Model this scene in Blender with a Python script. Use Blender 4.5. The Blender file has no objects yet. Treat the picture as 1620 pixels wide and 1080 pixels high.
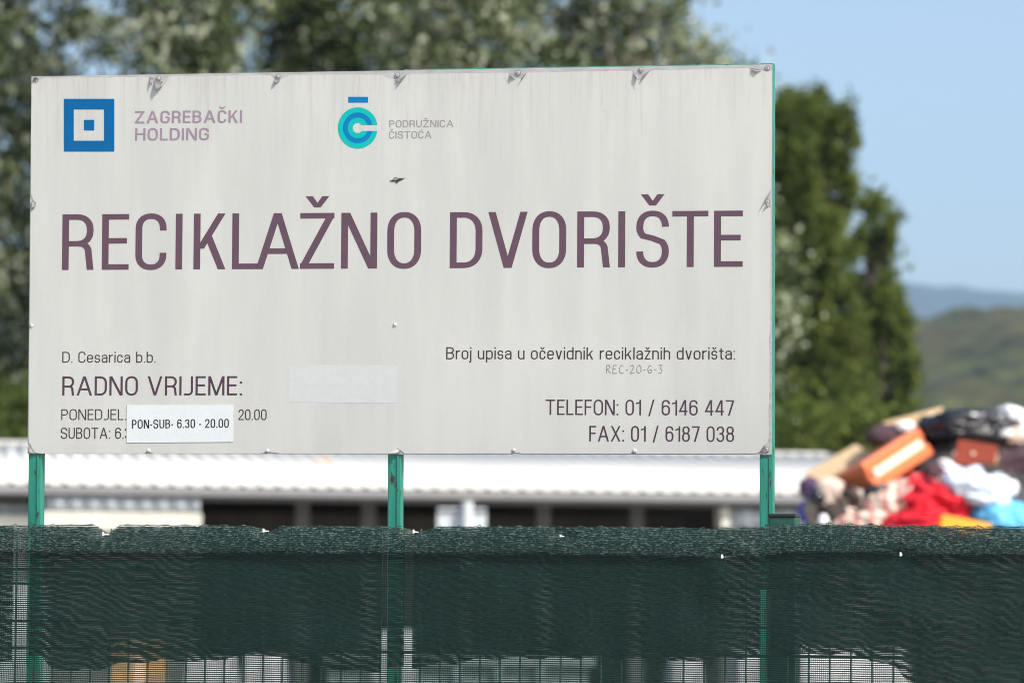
import bpy, bmesh, math, random
import numpy as np
from mathutils import Vector, Matrix, noise
from mathutils.geometry import delaunay_2d_cdt

# ------------------------------------------------------------------ scene, camera, light
S = bpy.context.scene
COL = S.collection
PITCH, ROLL, FLEN, FPX = 0.0724767, 0.0081, 131.0, 131.0 / 36 * 1620
CAM = Vector((0, 0, 1.6))
RC = Matrix.Rotation(math.pi / 2 + PITCH, 3, 'X') @ Matrix.Rotation(ROLL, 3, 'Z')
cd = bpy.data.cameras.new('camera')
cam = bpy.data.objects.new('camera', cd)
COL.objects.link(cam)
cam.matrix_world = Matrix.Translation(CAM) @ RC.to_4x4()
cd.lens, cd.sensor_width, cd.sensor_fit = FLEN, 36, 'HORIZONTAL'
cd.clip_start, cd.clip_end = 0.3, 40000
cd.dof.use_dof = True
cd.dof.focus_distance = 9.76
cd.dof.aperture_fstop = 4.1
cd.dof.aperture_blades = 0
S.camera = cam

SUN_A, SUN_E = math.radians(47), math.radians(48)     # to the right of straight behind the camera, height
W = bpy.data.worlds.new('World')
S.world = W
W.use_nodes = True
nt = W.node_tree
bg = nt.nodes['Background']
sky = nt.nodes.new('ShaderNodeTexSky')
sky.sky_type = 'NISHITA'
sky.sun_disc = False
sky.sun_elevation = SUN_E
sky.sun_rotation = math.pi - SUN_A
sky.altitude = 150
sky.air_density, sky.dust_density, sky.ozone_density = 1.0, 3.4, .9
nt.links.new(sky.outputs[0], bg.inputs[0])
bg.inputs[1].default_value = 0.142
sl = bpy.data.lights.new('sun', 'SUN')
sl.energy, sl.angle, sl.color = 4.1, math.radians(0.53), (1.0, 0.955, 0.88)
sun = bpy.data.objects.new('sun', sl)
COL.objects.link(sun)
SD = Vector((math.sin(SUN_A) * math.cos(SUN_E), -math.cos(SUN_A) * math.cos(SUN_E), math.sin(SUN_E)))
sun.rotation_euler = SD.to_track_quat('Z', 'Y').to_euler()
sun.location = SD * 60
S.view_settings.view_transform = 'Standard'
S.view_settings.look = 'None'
S.view_settings.exposure = 0.62
S.view_settings.gamma = 1
S.render.engine = 'CYCLES'
cy = S.cycles
cy.use_denoising = True
cy.denoiser = 'OPENIMAGEDENOISE'
cy.max_bounces, cy.diffuse_bounces, cy.glossy_bounces = 8, 4, 3
cy.transmission_bounces, cy.transparent_max_bounces, cy.volume_bounces = 6, 40, 0
cy.sample_clamp_indirect = 6
cy.use_adaptive_sampling = False
cy.filter_width = 1.0

R = random.Random(7)

# ------------------------------------------------------------------ helpers
def ray(px, py):
    return (RC @ Vector(((px - 810) / FPX, (540 - py) / FPX, -1)))

def at(px, py, depth):
    """world point seen at a photo pixel, at a given distance along +Y"""
    d = ray(px, py)
    return CAM + d * (depth / d.y)

def tag(o, label=None, cat=None, group=None, kind=None):
    if label: o['label'] = label
    if cat: o['category'] = cat
    if group: o['group'] = group
    if kind: o['kind'] = kind
    return o

def empty(name, M, label, cat, group=None):
    o = bpy.data.objects.new(name, None)
    COL.objects.link(o)
    o.empty_display_size = 0.2
    o.matrix_world = M
    return tag(o, label, cat, group)

def link(name, me, mats, parent=None, M=None, smooth=False):
    o = bpy.data.objects.new(name, me)
    COL.objects.link(o)
    for m in (mats if isinstance(mats, (list, tuple)) else [mats]):
        me.materials.append(m)
    if parent: o.parent = parent
    if M is not None: o.matrix_local = M
    if smooth:
        me.polygons.foreach_set('use_smooth', [True] * len(me.polygons))
    return o

def npmesh(name, V, Q, idx=None):
    V = np.asarray(V, np.float32); Q = np.asarray(Q, np.int32)
    me = bpy.data.meshes.new(name)
    n, k = Q.shape
    me.vertices.add(len(V)); me.vertices.foreach_set('co', V.ravel())
    me.loops.add(n * k); me.loops.foreach_set('vertex_index', Q.ravel())
    me.polygons.add(n)
    me.polygons.foreach_set('loop_start', np.arange(0, n * k, k, dtype=np.int32))
    if idx is not None: me.polygons.foreach_set('material_index', np.asarray(idx, np.int32))
    me.update(); me.validate()
    return me

class MB:
    """collects shapes into one mesh"""
    def __init__(self): self.bm = bmesh.new()
    def box(self, a, b, M=None, bev=0):
        a, b = Vector(a), Vector(b)
        t = bmesh.new()
        bmesh.ops.create_cube(t, size=1)
        for v in t.verts:
            v.co = Vector((a[i] + (v.co[i] + .5) * (b[i] - a[i]) for i in range(3)))
        if bev: bmesh.ops.bevel(t, geom=t.edges[:], offset=bev, segments=2, affect='EDGES', profile=.6)
        self.take(t, M); return self
    def cyl(self, p, q, r, r2=None, n=12):
        p, q = Vector(p), Vector(q); d = q - p
        t = bmesh.new()
        bmesh.ops.create_cone(t, cap_ends=True, segments=n, radius1=r, radius2=r if r2 is None else r2, depth=d.length)
        self.take(t, Matrix.Translation((p + q) / 2) @ d.to_track_quat('Z', 'Y').to_matrix().to_4x4()); return self
    def poly(self, pts):
        self.bm.faces.new([self.bm.verts.new(p) for p in pts]); return self
    def prism(self, pts, d):
        d = Vector(d)
        A = [self.bm.verts.new(p) for p in pts]; B = [self.bm.verts.new(Vector(p) + d) for p in pts]
        self.bm.faces.new(A); self.bm.faces.new(B[::-1])
        n = len(pts)
        for i in range(n): self.bm.faces.new((A[i], B[i], B[(i + 1) % n], A[(i + 1) % n]))
        return self
    def take(self, t, M=None):
        if M is not None: bmesh.ops.transform(t, matrix=M, verts=t.verts)
        me = bpy.data.meshes.new('tmp'); t.to_mesh(me); t.free()
        self.bm.from_mesh(me); bpy.data.meshes.remove(me); return self
    def build(self, name, mats, parent=None, M=None, smooth=False, tri=False):
        bmesh.ops.recalc_face_normals(self.bm, faces=self.bm.faces)
        if tri: bmesh.ops.triangulate(self.bm, faces=self.bm.faces)
        me = bpy.data.meshes.new(name); self.bm.to_mesh(me); self.bm.free()
        return link(name, me, mats, parent, M, smooth)

# ------------------------------------------------------------------ materials
def nodes(name):
    m = bpy.data.materials.new(name); m.use_nodes = True
    n = m.node_tree
    return m, n, n.nodes['Principled BSDF']

def N(n, t, **kw):
    x = n.nodes.new(t)
    for k, v in kw.items():
        if k.startswith('i_'):
            s = k[2:]
            x.inputs[int(s) if s.isdigit() else s].default_value = v
        else: setattr(x, k, v)
    return x

def mapped(n, scale=(1, 1, 1), coord='Object'):
    tc = N(n, 'ShaderNodeTexCoord'); mp = N(n, 'ShaderNodeMapping')
    mp.inputs['Scale'].default_value = scale
    n.links.new(tc.outputs[coord], mp.inputs[0])
    return mp.outputs[0]

def noise_tex(n, vec, scale, detail=4, rough=.55):
    t = N(n, 'ShaderNodeTexNoise'); t.inputs['Scale'].default_value = scale
    t.inputs['Detail'].default_value = detail; t.inputs['Roughness'].default_value = rough
    n.links.new(vec, t.inputs['Vector']); return t.outputs['Fac']

def ramp(n, fac, stops):
    r = N(n, 'ShaderNodeValToRGB'); e = r.color_ramp.elements
    while len(e) < len(stops): e.new(.5)
    for i, (p, c) in enumerate(stops):
        e[i].position = p; e[i].color = (*c, 1) if len(c) == 3 else c
    n.links.new(fac, r.inputs[0]); return r.outputs[0]

def mix(n, fac, a, b, mode='MIX'):
    m = N(n, 'ShaderNodeMix', data_type='RGBA', blend_type=mode)
    for s, v in ((0, fac), (6, a), (7, b)):
        if isinstance(v, (int, float)): m.inputs[s].default_value = v
        elif isinstance(v, tuple): m.inputs[s].default_value = (*v, 1) if len(v) == 3 else v
        else: n.links.new(v, m.inputs[s])
    return m.outputs[2]

def math_(n, op, a, b=0.0, c=0.0):
    m = N(n, 'ShaderNodeMath', operation=op)
    for i, v in enumerate((a, b, c)):
        if isinstance(v, (int, float)): m.inputs[i].default_value = v
        else: n.links.new(v, m.inputs[i])
    return m.outputs[0]

def bump(n, p, h, strength=.3, dist=.01):
    b = N(n, 'ShaderNodeBump'); b.inputs['Strength'].default_value = strength; b.inputs['Distance'].default_value = dist
    n.links.new(h, b.inputs['Height']); n.links.new(b.outputs[0], p.inputs['Normal'])

def plain(name, c, rough=.6, var=.25, scale=8, metal=0.0, bmp=.15, stretch=(1, 1, 1), spec=.5):
    m, n, p = nodes(name)
    v = mapped(n, stretch)
    f = noise_tex(n, v, scale, 6)
    lo = tuple(x * (1 - var) for x in c); hi = tuple(min(1, x * (1 + var)) for x in c)
    n.links.new(ramp(n, f, [(.3, lo), (.7, hi)]), p.inputs['Base Color'])
    p.inputs['Roughness'].default_value = rough; p.inputs['Metallic'].default_value = metal
    p.inputs['Specular IOR Level'].default_value = spec
    if bmp: bump(n, p, f, bmp, .02)
    return m

def vinyl_mat():
    m, n, p = nodes('weathered_vinyl')
    v = mapped(n)
    # long faint rain streaks, heavier towards the top edge, plus short dark specks
    f1 = noise_tex(n, mapped(n, (4.6, 1, .8)), 1.5, 6, .6)
    f2 = noise_tex(n, mapped(n, (60, 1, 3.0)), 1.2, 4, .65)
    f3 = noise_tex(n, mapped(n, (130, 1, 16)), 1.0, 3, .6)
    sep = N(n, 'ShaderNodeSeparateXYZ'); n.links.new(v, sep.inputs[0])
    top = N(n, 'ShaderNodeMapRange', i_1=SZT - .30, i_2=SZT, i_3=0.0, i_4=1.0); n.links.new(sep.outputs[2], top.inputs[0])
    top2 = N(n, 'ShaderNodeMapRange', i_1=SZT - .07, i_2=SZT, i_3=0.0, i_4=1.0); n.links.new(sep.outputs[2], top2.inputs[0])
    base = mix(n, ramp(n, f1, [(.40, (0, 0, 0)), (.62, (1, 1, 1))]), (.436, .444, .424), (.482, .490, .468))
    s2 = math_(n, 'MULTIPLY', ramp(n, f2, [(.52, (0, 0, 0)), (.74, (1, 1, 1))]), math_(n, 'MULTIPLY_ADD', top.outputs[0], .55, .06))
    pat = ramp(n, noise_tex(n, mapped(n, (2.6, 1, .6)), 1.3, 3), [(.36, (.15, .15, .15)), (.62, (1, 1, 1))])
    s2 = math_(n, 'MULTIPLY', s2, pat)
    base = mix(n, s2, base, (.27, .26, .245))
    s4 = math_(n, 'MULTIPLY', ramp(n, f2, [(.38, (0, 0, 0)), (.62, (1, 1, 1))]), math_(n, 'MULTIPLY', math_(n, 'MULTIPLY', top2.outputs[0], .45), pat))
    base = mix(n, s4, base, (.38, .36, .33))
    s3 = math_(n, 'MULTIPLY', ramp(n, f3, [(.70, (0, 0, 0)), (.76, (1, 1, 1))]), math_(n, 'MULTIPLY_ADD', top.outputs[0], .6, .10))
    base = mix(n, s3, base, (.16, .15, .14))
    n.links.new(base, p.inputs['Base Color'])
    p.inputs['Roughness'].default_value = .55
    p.inputs['Specular IOR Level'].default_value = .3
    w = math_(n, 'ADD', noise_tex(n, mapped(n, (60, 1, 260)), 1, 2), noise_tex(n, mapped(n, (5, 1, 5)), 1, 3))
    bump(n, p, w, .12, .0015)
    return m

def green_paint():
    m, n, p = nodes('chipped_green_paint')
    v = mapped(n)
    f = noise_tex(n, mapped(n, (60, 60, 4)), 1, 4)
    c = ramp(n, f, [(.3, (.012, .16, .11)), (.7, (.026, .25, .18))])
    chips = ramp(n, noise_tex(n, mapped(n, (130, 130, 26)), 1, 3), [(.62, (0, 0, 0)), (.66, (1, 1, 1))])
    c = mix(n, chips, c, (.035, .03, .027))
    n.links.new(c, p.inputs['Base Color']); p.inputs['Roughness'].default_value = .42
    bump(n, p, f, .25, .003)
    return m

def net_mat(name, pz, px_, gz, gx, dist, col, tilt=0.0, fz_=.0008):
    """open knitted shade net: real holes between the threads"""
    m, n, p = nodes(name)
    v = mapped(n)
    big = N(n, 'ShaderNodeTexNoise'); big.inputs['Scale'].default_value = 9; big.inputs['Detail'].default_value = 3
    n.links.new(v, big.inputs['Vector'])
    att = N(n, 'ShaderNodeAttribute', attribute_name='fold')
    amp = math_(n, 'MULTIPLY_ADD', att.outputs['Fac'], .012, dist)
    fine = N(n, 'ShaderNodeTexNoise'); fine.inputs['Scale'].default_value = 110; fine.inputs['Detail'].default_value = 2
    n.links.new(v, fine.inputs['Vector'])
    sep = N(n, 'ShaderNodeSeparateXYZ'); n.links.new(v, sep.inputs[0])
    d1 = math_(n, 'MULTIPLY', math_(n, 'SUBTRACT', big.outputs['Fac'], .5), amp)
    d2 = math_(n, 'MULTIPLY', math_(n, 'SUBTRACT', fine.outputs['Fac'], .5), math_(n, 'MULTIPLY_ADD', att.outputs['Fac'], .006, fz_))
    zz = math_(n, 'ADD', math_(n, 'ADD', sep.outputs[2], math_(n, 'MULTIPLY', sep.outputs[0], tilt)), math_(n, 'ADD', d1, d2))
    xx = math_(n, 'ADD', sep.outputs[0], d2)
    fz = math_(n, 'FRACT', math_(n, 'DIVIDE', zz, pz))
    fx = math_(n, 'FRACT', math_(n, 'DIVIDE', xx, px_))
    hole = math_(n, 'MULTIPLY', math_(n, 'LESS_THAN', fz, gz), math_(n, 'GREATER_THAN', fx, gx))
    # thread roundness: slightly different tone per row of knit
    tone = noise_tex(n, mapped(n, (75, 1, 330)), 1, 3)
    c = ramp(n, tone, [(.34, tuple(x * .5 for x in col)), (.66, tuple(x * 1.9 for x in col))])
    fib_sheen = ramp(n, noise_tex(n, mapped(n, (110, 210, 300)), 1, 3), [(.5, (0, 0, 0)), (.66, (1, 1, 1))])
    c = mix(n, math_(n, 'MULTIPLY', fib_sheen, math_(n, 'MULTIPLY_ADD', att.outputs['Fac'], .33, .03)), c, (.22, .30, .28))  # sheen of the sunlit top fold painted in as paler fibres
    n.links.new(c, p.inputs['Base Color'])
    p.inputs['Roughness'].default_value = .5
    p.inputs['Specular IOR Level'].default_value = .2
    n.links.new(math_(n, 'SUBTRACT', 1.0, hole), p.inputs['Alpha'])
    return m

def leaf_mat(name, c, tr=.35, rough=.55, spec=.12):
    m, n, p = nodes(name)
    oi = noise_tex(n, mapped(n), 1.1, 3)
    cc = ramp(n, oi, [(.3, tuple(x * .7 for x in c)), (.7, tuple(x * 1.3 for x in c))])
    n.links.new(cc, p.inputs['Base Color']); p.inputs['Roughness'].default_value = rough
    p.inputs['Specular IOR Level'].default_value = spec
    t = N(n, 'ShaderNodeBsdfTranslucent')
    n.links.new(mix(n, 1.0, cc, (1.0, 1.05, .55), 'MULTIPLY'), t.inputs[0])
    ms = N(n, 'ShaderNodeMixShader'); ms.inputs[0].default_value = tr
    n.links.new(p.outputs[0], ms.inputs[1]); n.links.new(t.outputs[0], ms.inputs[2])
    n.links.new(ms.outputs[0], n.nodes['Material Output'].inputs[0])
    return m

# ------------------------------------------------------------------ stroke lettering (condensed grotesque)
def arc(cx, cy, rx, ry, a0, a1, e=2.25, n=14):
    out = []
    for i in range(n + 1):
        a = math.radians(a0 + (a1 - a0) * i / n)
        c, s = math.cos(a), math.sin(a)
        out.append((cx + rx * math.copysign(abs(c) ** (2 / e), c), cy + ry * math.copysign(abs(s) ** (2 / e), s)))
    return out

def ribbon(pts, w, k):
    """mitred ribbon; k = horizontal/vertical stroke weight ratio; returns quads"""
    P = [(x / k, y) for x, y in pts]
    # drop repeats
    Q = [P[0]]
    for p in P[1:]:
        if math.hypot(p[0] - Q[-1][0], p[1] - Q[-1][1]) > 1e-5: Q.append(p)
    P = Q; n = len(P); L = []; Rr = []
    closed = math.hypot(P[0][0] - P[-1][0], P[0][1] - P[-1][1]) < 1e-4
    if closed: P[-1] = P[0]
    for i in range(n):
        def dirn(a, b):
            d = (b[0] - a[0], b[1] - a[1]); l = math.hypot(*d); return (d[0] / l, d[1] / l)
        if closed and i in (0, n - 1): d0, d1 = dirn(P[-2], P[-1]), dirn(P[0], P[1])
        else:
            d0 = dirn(P[i - 1], P[i]) if i > 0 else None
            d1 = dirn(P[i], P[i + 1]) if i < n - 1 else None
            d0 = d0 or d1; d1 = d1 or d0
        n0 = (-d0[1], d0[0]); n1 = (-d1[1], d1[0])
        m = (n0[0] + n1[0], n0[1] + n1[1]); l = math.hypot(*m) or 1; m = (m[0] / l, m[1] / l)
        c = max(.35, m[0] * n0[0] + m[1] * n0[1]); o = w / 2 / c
        L.append(((P[i][0] + m[0] * o) * k, P[i][1] + m[1] * o)); Rr.append(((P[i][0] - m[0] * o) * k, P[i][1] - m[1] * o))
    return [[L[i], Rr[i], Rr[i + 1], L[i + 1]] for i in range(n - 1)]

def glyph(ch, v, h):
    """polygons of one letter, cap height 1; v, h = vertical / horizontal stroke weight. returns (polys, width)"""
    k = v / h; hx, hy = v / 2, h / 2; out = []; XH = .73
    def st(*segs):
        pts = []
        for s in segs: pts += s if isinstance(s, list) else [s]
        out.extend(ribbon(pts, h, k))
    def bar(x0, y0, x1, y1): out.append([(x0, y0), (x1, y0), (x1, y1), (x0, y1)])
    def dia(x0, y0, x1, y1, w=None):
        w = (w or v * 1.06) / 2
        out.append([(x0 - w, y0), (x0 + w, y0), (x1 + w, y1), (x1 - w, y1)])
    def caron(cx, y=1.10, s=1.0):
        a, b, t = .085 * s + v * .75, .2 * s, v * .95
        out.append([(cx - a - t * .3, y + b), (cx - t / 2, y), (cx + t / 2, y), (cx - a + t * .8, y + b)])
        out.append([(cx + a + t * .3, y + b), (cx + t / 2, y), (cx - t / 2, y), (cx + a - t * .8, y + b)])
    base = {'Ž': 'Z', 'Š': 'S', 'Č': 'C', 'Ć': 'C', 'ž': 'z', 'š': 's', 'č': 'c'}.get(ch, ch)
    W_ = dict(R=.56, E=.48, C=.55, I=v, K=.58, L=.45, A=.74, Z=.60, N=.63, O=.60, D=.58, V=.70, S=.59, T=.62, G=.58, B=.56,
              H=.60, F=.46, U=.58, P=.54, J=.42, M=.76, X=.66)
    w = W_.get(base, .5)
    l, r, b, t = hx, w - hx, hy, 1 - hy
    if base in 'EFL':
        bar(0, 0, v, 1)
        if base != 'L': bar(v, 1 - h, w, 1); bar(v, .5 - hy + .02, w - .035, .5 + hy + .02)
        if base != 'F': bar(v, 0, w, h)
    elif base == 'I': bar(0, 0, v, 1)
    elif base == 'H': bar(0, 0, v, 1); bar(w - v, 0, w, 1); bar(v, .5 - hy + .02, w - v, .5 + hy + .02)
    elif base == 'T': bar(0, 1 - h, w, 1); bar(w / 2 - hx, 0, w / 2 + hx, 1 - h)
    elif base in 'RPB':
        bar(0, 0, v, 1); m = .47 if base != 'B' else .53
        r2 = r - (.02 if base == 'B' else 0); ry = (t - m) / 2; rx = min(.24, r2 - hx - .02)
        st((hx, t), (r2 - rx, t), arc(r2 - rx, (t + m) / 2, rx, ry, 90, -90, 2.3), (hx, m))
        if base == 'R':
            st((r2 - rx - .02, m), arc(r - .20, m - .16, .17, .16, 90, 0, 2.2, 8))
            dia(r + .005, 0, r - .03, m - .155, v)
        if base == 'B':
            st((r - rx, m), arc(r - rx, (m + b) / 2, rx, (m - b) / 2, 90, -90, 2.3), (hx, b))
    elif base == 'D':
        bar(0, 0, v, 1); rx = min(.28, r - hx - .03); ry = .3
        st((hx, t), (r - rx, t), arc(r - rx, t - ry, rx, ry, 90, 0), arc(r - rx, b + ry, rx, ry, 0, -90), (hx, b))
    elif base in 'OCG0Q':
        if base == '0': w = .54; r = w - hx
        cx = w / 2; rx = r - cx; ry = .30 if base in 'O0' else .225; o = .008
        top = arc(cx, t + o - ry, rx, ry, 90, 180); bot = arc(cx, b - o + ry, rx, ry, 180, 270)
        if base in 'O0':
            st(top, bot, arc(cx, b - o + ry, rx, ry, 270, 360), arc(cx, t + o - ry, rx, ry, 0, 90))
        else:
            st((r, .70 if base == 'C' else .66), arc(cx, t + o - ry, rx, ry, 0, 90), top, bot, arc(cx, b - o + ry, rx, ry, 270, 360), (r, .30) if base == 'C' else (r, .5))
            if base == 'G': bar(w * .55, .5 - hy, w - v, .5 + hy)
    elif base == 'U':
        cx = w / 2; st((l, 1), arc(cx, b + .28, cx - l, .28, 180, 360), (r, 1))
    elif base == 'J':
        st((r, 1), arc(r - .17, b + .2, .17, .2, 0, -90), (0.0, b))
    elif base == 'S':
        cx = w / 2; rx = r - cx; ry = .245
        st((r, .72), arc(cx, t - ry + .008, rx, ry, 8, 180, 2.3), arc(cx, t - ry + .0, rx, ry * .9, 180, 222, 2.0, 6), (cx, .515),
           arc(cx, b + ry, rx, ry * .94, 42, 0, 2.0, 6), arc(cx, b + ry - .008, rx, ry, 0, -172, 2.3), (l, .28))
    elif base == 'A':
        dia(v * .55, 0, w / 2 - v * .05, 1); dia(w - v * .55, 0, w / 2 + v * .05, 1); bar(w * .2, .27, w * .8, .27 + h)
    elif base == 'V': dia(w / 2 - v * .05, 0, v * .55, 1); dia(w / 2 + v * .05, 0, w - v * .55, 1)
    elif base == 'X': dia(v * .6, 0, w - v * .65, 1); dia(w - v * .6, 0, v * .65, 1)
    elif base == 'K':
        bar(0, 0, v, 1); dia(v + .0, .37, w - v * .65, 1, v * 1.12); dia(w - v * .6, 0, .26, .60, v * 1.12)
    elif base == 'N': bar(0, 0, v, 1); bar(w - v, 0, w, 1); dia(w - v * .72, 0, v * .72, 1, v * 1.15)
    elif base == 'M':
        bar(0, 0, v, 1); bar(w - v, 0, w, 1); dia(w / 2, 0, v * .6, 1, v * 1.05); dia(w / 2, 0, w - v * .6, 1, v * 1.05)
    elif base == 'Z':
        bar(0, 1 - h, w, 1); bar(0, 0, w, h); dia(v * .62, h * .7, w - v * .62, 1 - h * .7, v * 1.15)
    # ---- lowercase
    elif base in 'adbpoce':
        w = dict(a=.46, c=.43, e=.47).get(base, .48); r = w - hx; cx = w / 2; rx = cx - hx; T_ = XH - hy; ry = .20
        if base == 'o': st(arc(cx, T_ - ry, rx, ry, 90, 180), arc(cx, b + ry, rx, ry, 180, 360), arc(cx, T_ - ry, rx, ry, 0, 90))
        if base in 'dbp':
            y0, y1 = (0, 1) if base in 'db' else (-.27, XH)
            x0 = w - v if base == 'd' else 0
            bar(x0, y0, x0 + v, y1)
            if base == 'd': st((w - v * .6, T_ - .06), arc(cx, T_ - ry, rx, ry, 60, 180), arc(cx, b + ry, rx, ry, 180, 300), (w - v * .6, b + .06))
            else: st((v * .6, T_ - .06), arc(cx, T_ - ry, rx, ry, 120, 0), arc(cx, b + ry, rx, ry, 0, -120), (v * .6, b + .06))
        if base in 'ce':
            if base == 'c': st((r, T_ - ry - .02), arc(cx, T_ - ry, rx, ry, 0, 180), arc(cx, b + ry, rx, ry, 180, 360), (r, b + ry + .02))
            else:
                st((r, .37), arc(cx, T_ - ry, rx, ry, 0, 180), arc(cx, b + ry, rx, ry, 180, 342)); bar(hx, .37 - hy, w, .37 + hy)
        if base == 'a':
            st((l, .52), arc(cx, T_ - .19, rx, .19, 170, 0), (r, 0)); st((r, .43), (cx, .41), arc(cx, b + .185, rx, .185, 95, 270), (cx + .03, b), (r, .13))
    elif base in 'iIlj1':
        if base == 'i': w = v; bar(0, 0, v, XH); bar(0, .87, v, 1)
        elif base == 'l': w = v; bar(0, 0, v, 1)
        elif base == 'j': w = v * 1.05; bar(w - v, -.16, w, XH); bar(w - v, .87, w, 1); bar(w - v * 1.9, -.27, w - v * .2, -.27 + h * 1.1)
        else: w = .33; bar(w - v, 0, w, 1); out.append([(0, .80), (w - v, .86), (w - v, .86 - h), (0, .80 - h)])
    elif base in 'hnru':
        w = .46 if base != 'r' else .30; r = w - hx; T_ = XH - hy
        if base == 'u':
            bar(w - v, 0, w, XH); st((l, XH), arc(w / 2, b + .2, w / 2 - hx, .2, 180, 290), (w - v * .6, .12))
        else:
            bar(0, 0, v, 1 if base == 'h' else XH)
            if base == 'r': st((v * .6, .50), arc(.28, T_ - .2, .21, .2, 165, 90), (w + .01, T_))
            else: st((v * .6, .58), arc(w / 2, T_ - .2, w / 2 - hx, .2, 130, 0), (r, 0))
    elif base == 'k':
        w = .47; bar(0, 0, v, 1); dia(v, .28, w - v * .65, XH, v * 1.12); dia(w - v * .6, 0, .22, .44, v * 1.12)
    elif base == 's':
        w = .42; r = w - hx; cx = w / 2; rx = r - cx; ry = .175; T_ = XH - hy
        st((r, .53), arc(cx, T_ - ry, rx, ry, 10, 232, 2.2), arc(cx, b + ry, rx, ry, 52, -170, 2.2), (l, .2))
    elif base == 't':
        w = .31; st((.5 * w - .01, .92), arc(.5 * w + .12, b + .13, .13, .13, 180, 270), (w, b)); bar(0, XH - h, w, XH)
    elif base == 'v': w = .46; dia(w / 2 - v * .05, 0, v * .55, XH); dia(w / 2 + v * .05, 0, w - v * .55, XH)
    elif base == 'z': w = .42; bar(0, XH - h, w, XH); bar(0, 0, w, h); dia(v * .62, h * .7, w - v * .62, XH - h * .7, v * 1.1)
    # ---- digits, marks
    elif base == '2':
        w = .52; r = w - hx; cx = w / 2; rx = r - cx
        st((l, .70), arc(cx, t - .25, rx, .25, 170, -12, 2.2), (r - .06, .52), (l + .03, h * 1.5), (l + .01, b)); bar(hx * .4, 0, w, h)
    elif base == '3':
        w = .52; r = w - hx; cx = w / 2; rx = r - cx; m = .53
        st((l, .73), arc(cx, (t + m) / 2, rx - .01, (t - m) / 2, 165, -90, 2.2), (cx - .06, m))
        st((cx, m), arc(cx, (b + m) / 2, rx, (m - b) / 2, 90, -165, 2.2), (l, .25))
    elif base == '4':
        w = .54; bar(w - v * 1.8, 0, w - v * .8, 1); bar(0, .22, w, .22 + h); dia(v * .55, .22 + h * .5, w - v * 1.6, 1, v * 1.1)
    elif base in '68':
        w = .53; r = w - hx; cx = w / 2; rx = r - cx
        if base == '6':
            st((r, .74), arc(cx, t - .24, rx, .24, 15, 180), arc(cx, b + .25, rx, .25, 180, 360), arc(cx, .37, rx, .24, 0, 180))
        else:
            m = .54; st(arc(cx, (t + m) / 2, rx - .02, (t - m) / 2, 0, 360, 2.2, 28)); st(arc(cx, (b + m) / 2, rx, (m - b) / 2, 0, 360, 2.2, 28))
    elif base == '7': w = .52; bar(0, 1 - h, w, 1); out.append([(.14, 0), (.14 + v * 1.05, 0), (w, 1 - h), (w - v * 1.1, 1 - h)])
    elif base == '.': w = v * 1.05; bar(0, 0, w, v * .95)
    elif base == ':': w = v * 1.05; bar(0, 0, w, v * .95); bar(0, .62, w, .62 + v * .95)
    elif base == '-': w = .24; bar(0, .34, w, .34 + h * 1.1)
    elif base == '/': w = .40; dia(v * .5, -.06, w - v * .5, 1.03, v)
    if ch in 'ŽŠČ': caron(w / 2)
    if ch in 'žšč': caron(w / 2, XH + .09, .9)
    if ch == 'Ć': out.append([(w / 2 - v * .5, 1.09), (w / 2 + v * .35, 1.09), (w / 2 + v * 1.3, 1.28), (w / 2 + v * .1, 1.28)])
    return out, w

def union_mesh(name, polys):
    """polygons in the plane -> flat triangles with no overlaps"""
    vs, fs = [], []
    def hull(P):
        P = sorted(set((round(x, 6), round(y, 6)) for x, y in P))
        if len(P) < 3: return P
        def half(Z):
            o = []
            for p in Z:
                while len(o) > 1 and (o[-1][0] - o[-2][0]) * (p[1] - o[-2][1]) - (o[-1][1] - o[-2][1]) * (p[0] - o[-2][0]) <= 1e-9: o.pop()
                o.append(p)
            return o[:-1]
        return half(P) + half(P[::-1])
    for p in polys:
        if len(p) == 4: p = hull(p)
        if len(p) < 3: continue
        a = sum(p[i][0] * p[(i + 1) % len(p)][1] - p[(i + 1) % len(p)][0] * p[i][1] for i in range(len(p)))
        if abs(a) < 1e-12: continue
        if a < 0: p = p[::-1]
        i0 = len(vs); vs += [Vector(q) for q in p]; fs.append(list(range(i0, i0 + len(p))))
    v, e, f, _, _, of = delaunay_2d_cdt(vs, [], fs, 0, 1e-5)
    return v, [f[i] for i in range(len(f)) if of[i]]

def text_line(s, v, h, track=.12, space=.32):
    polys, x = [[]], 0
    for c in s:
        if c == ' ': x += space; polys.append([]); continue
        g, w = glyph(c, v, h)
        polys[-1].append([[(px + x, py) for px, py in p] for p in g]); x += w + track
    return polys, x - track

# ------------------------------------------------------------------ frames of reference for the sign and the fence
SM = Matrix.Rotation(-0.171913, 3, 'Z') @ Matrix.Rotation(0.026391, 3, 'X') @ Matrix.Rotation(0.000768, 3, 'Y')
SC = Vector((-0.312348, 9.794947, 2.519036))
SH = 2.52
SB = SC - SM @ Vector((0, 0, SH))
SIGN_M = Matrix.Translation(SB) @ SM.to_4x4()
SZT = SH + 0.507
def sp(px, py):
    """photo pixel -> (x, z) on the sign's face, in the sign's own frame"""
    d = SM.transposed() @ ray(px, py); o = SM.transposed() @ (CAM - SB)
    k = -o.y / d.y; q = o + d * k
    return (q.x, q.z)
FYAW = math.radians(15.5)
FM = Matrix.Rotation(-FYAW, 3, 'Z')
FO = at(810, 968, 9.42); FO.z = 0
FENCE_M = Matrix.Translation(FO) @ FM.to_4x4()
def fp(px, py):
    d = FM.transposed() @ ray(px, py); o = FM.transposed() @ (CAM - FO)
    q = o + d * (-o.y / d.y)
    return (q.x, q.z)

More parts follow.
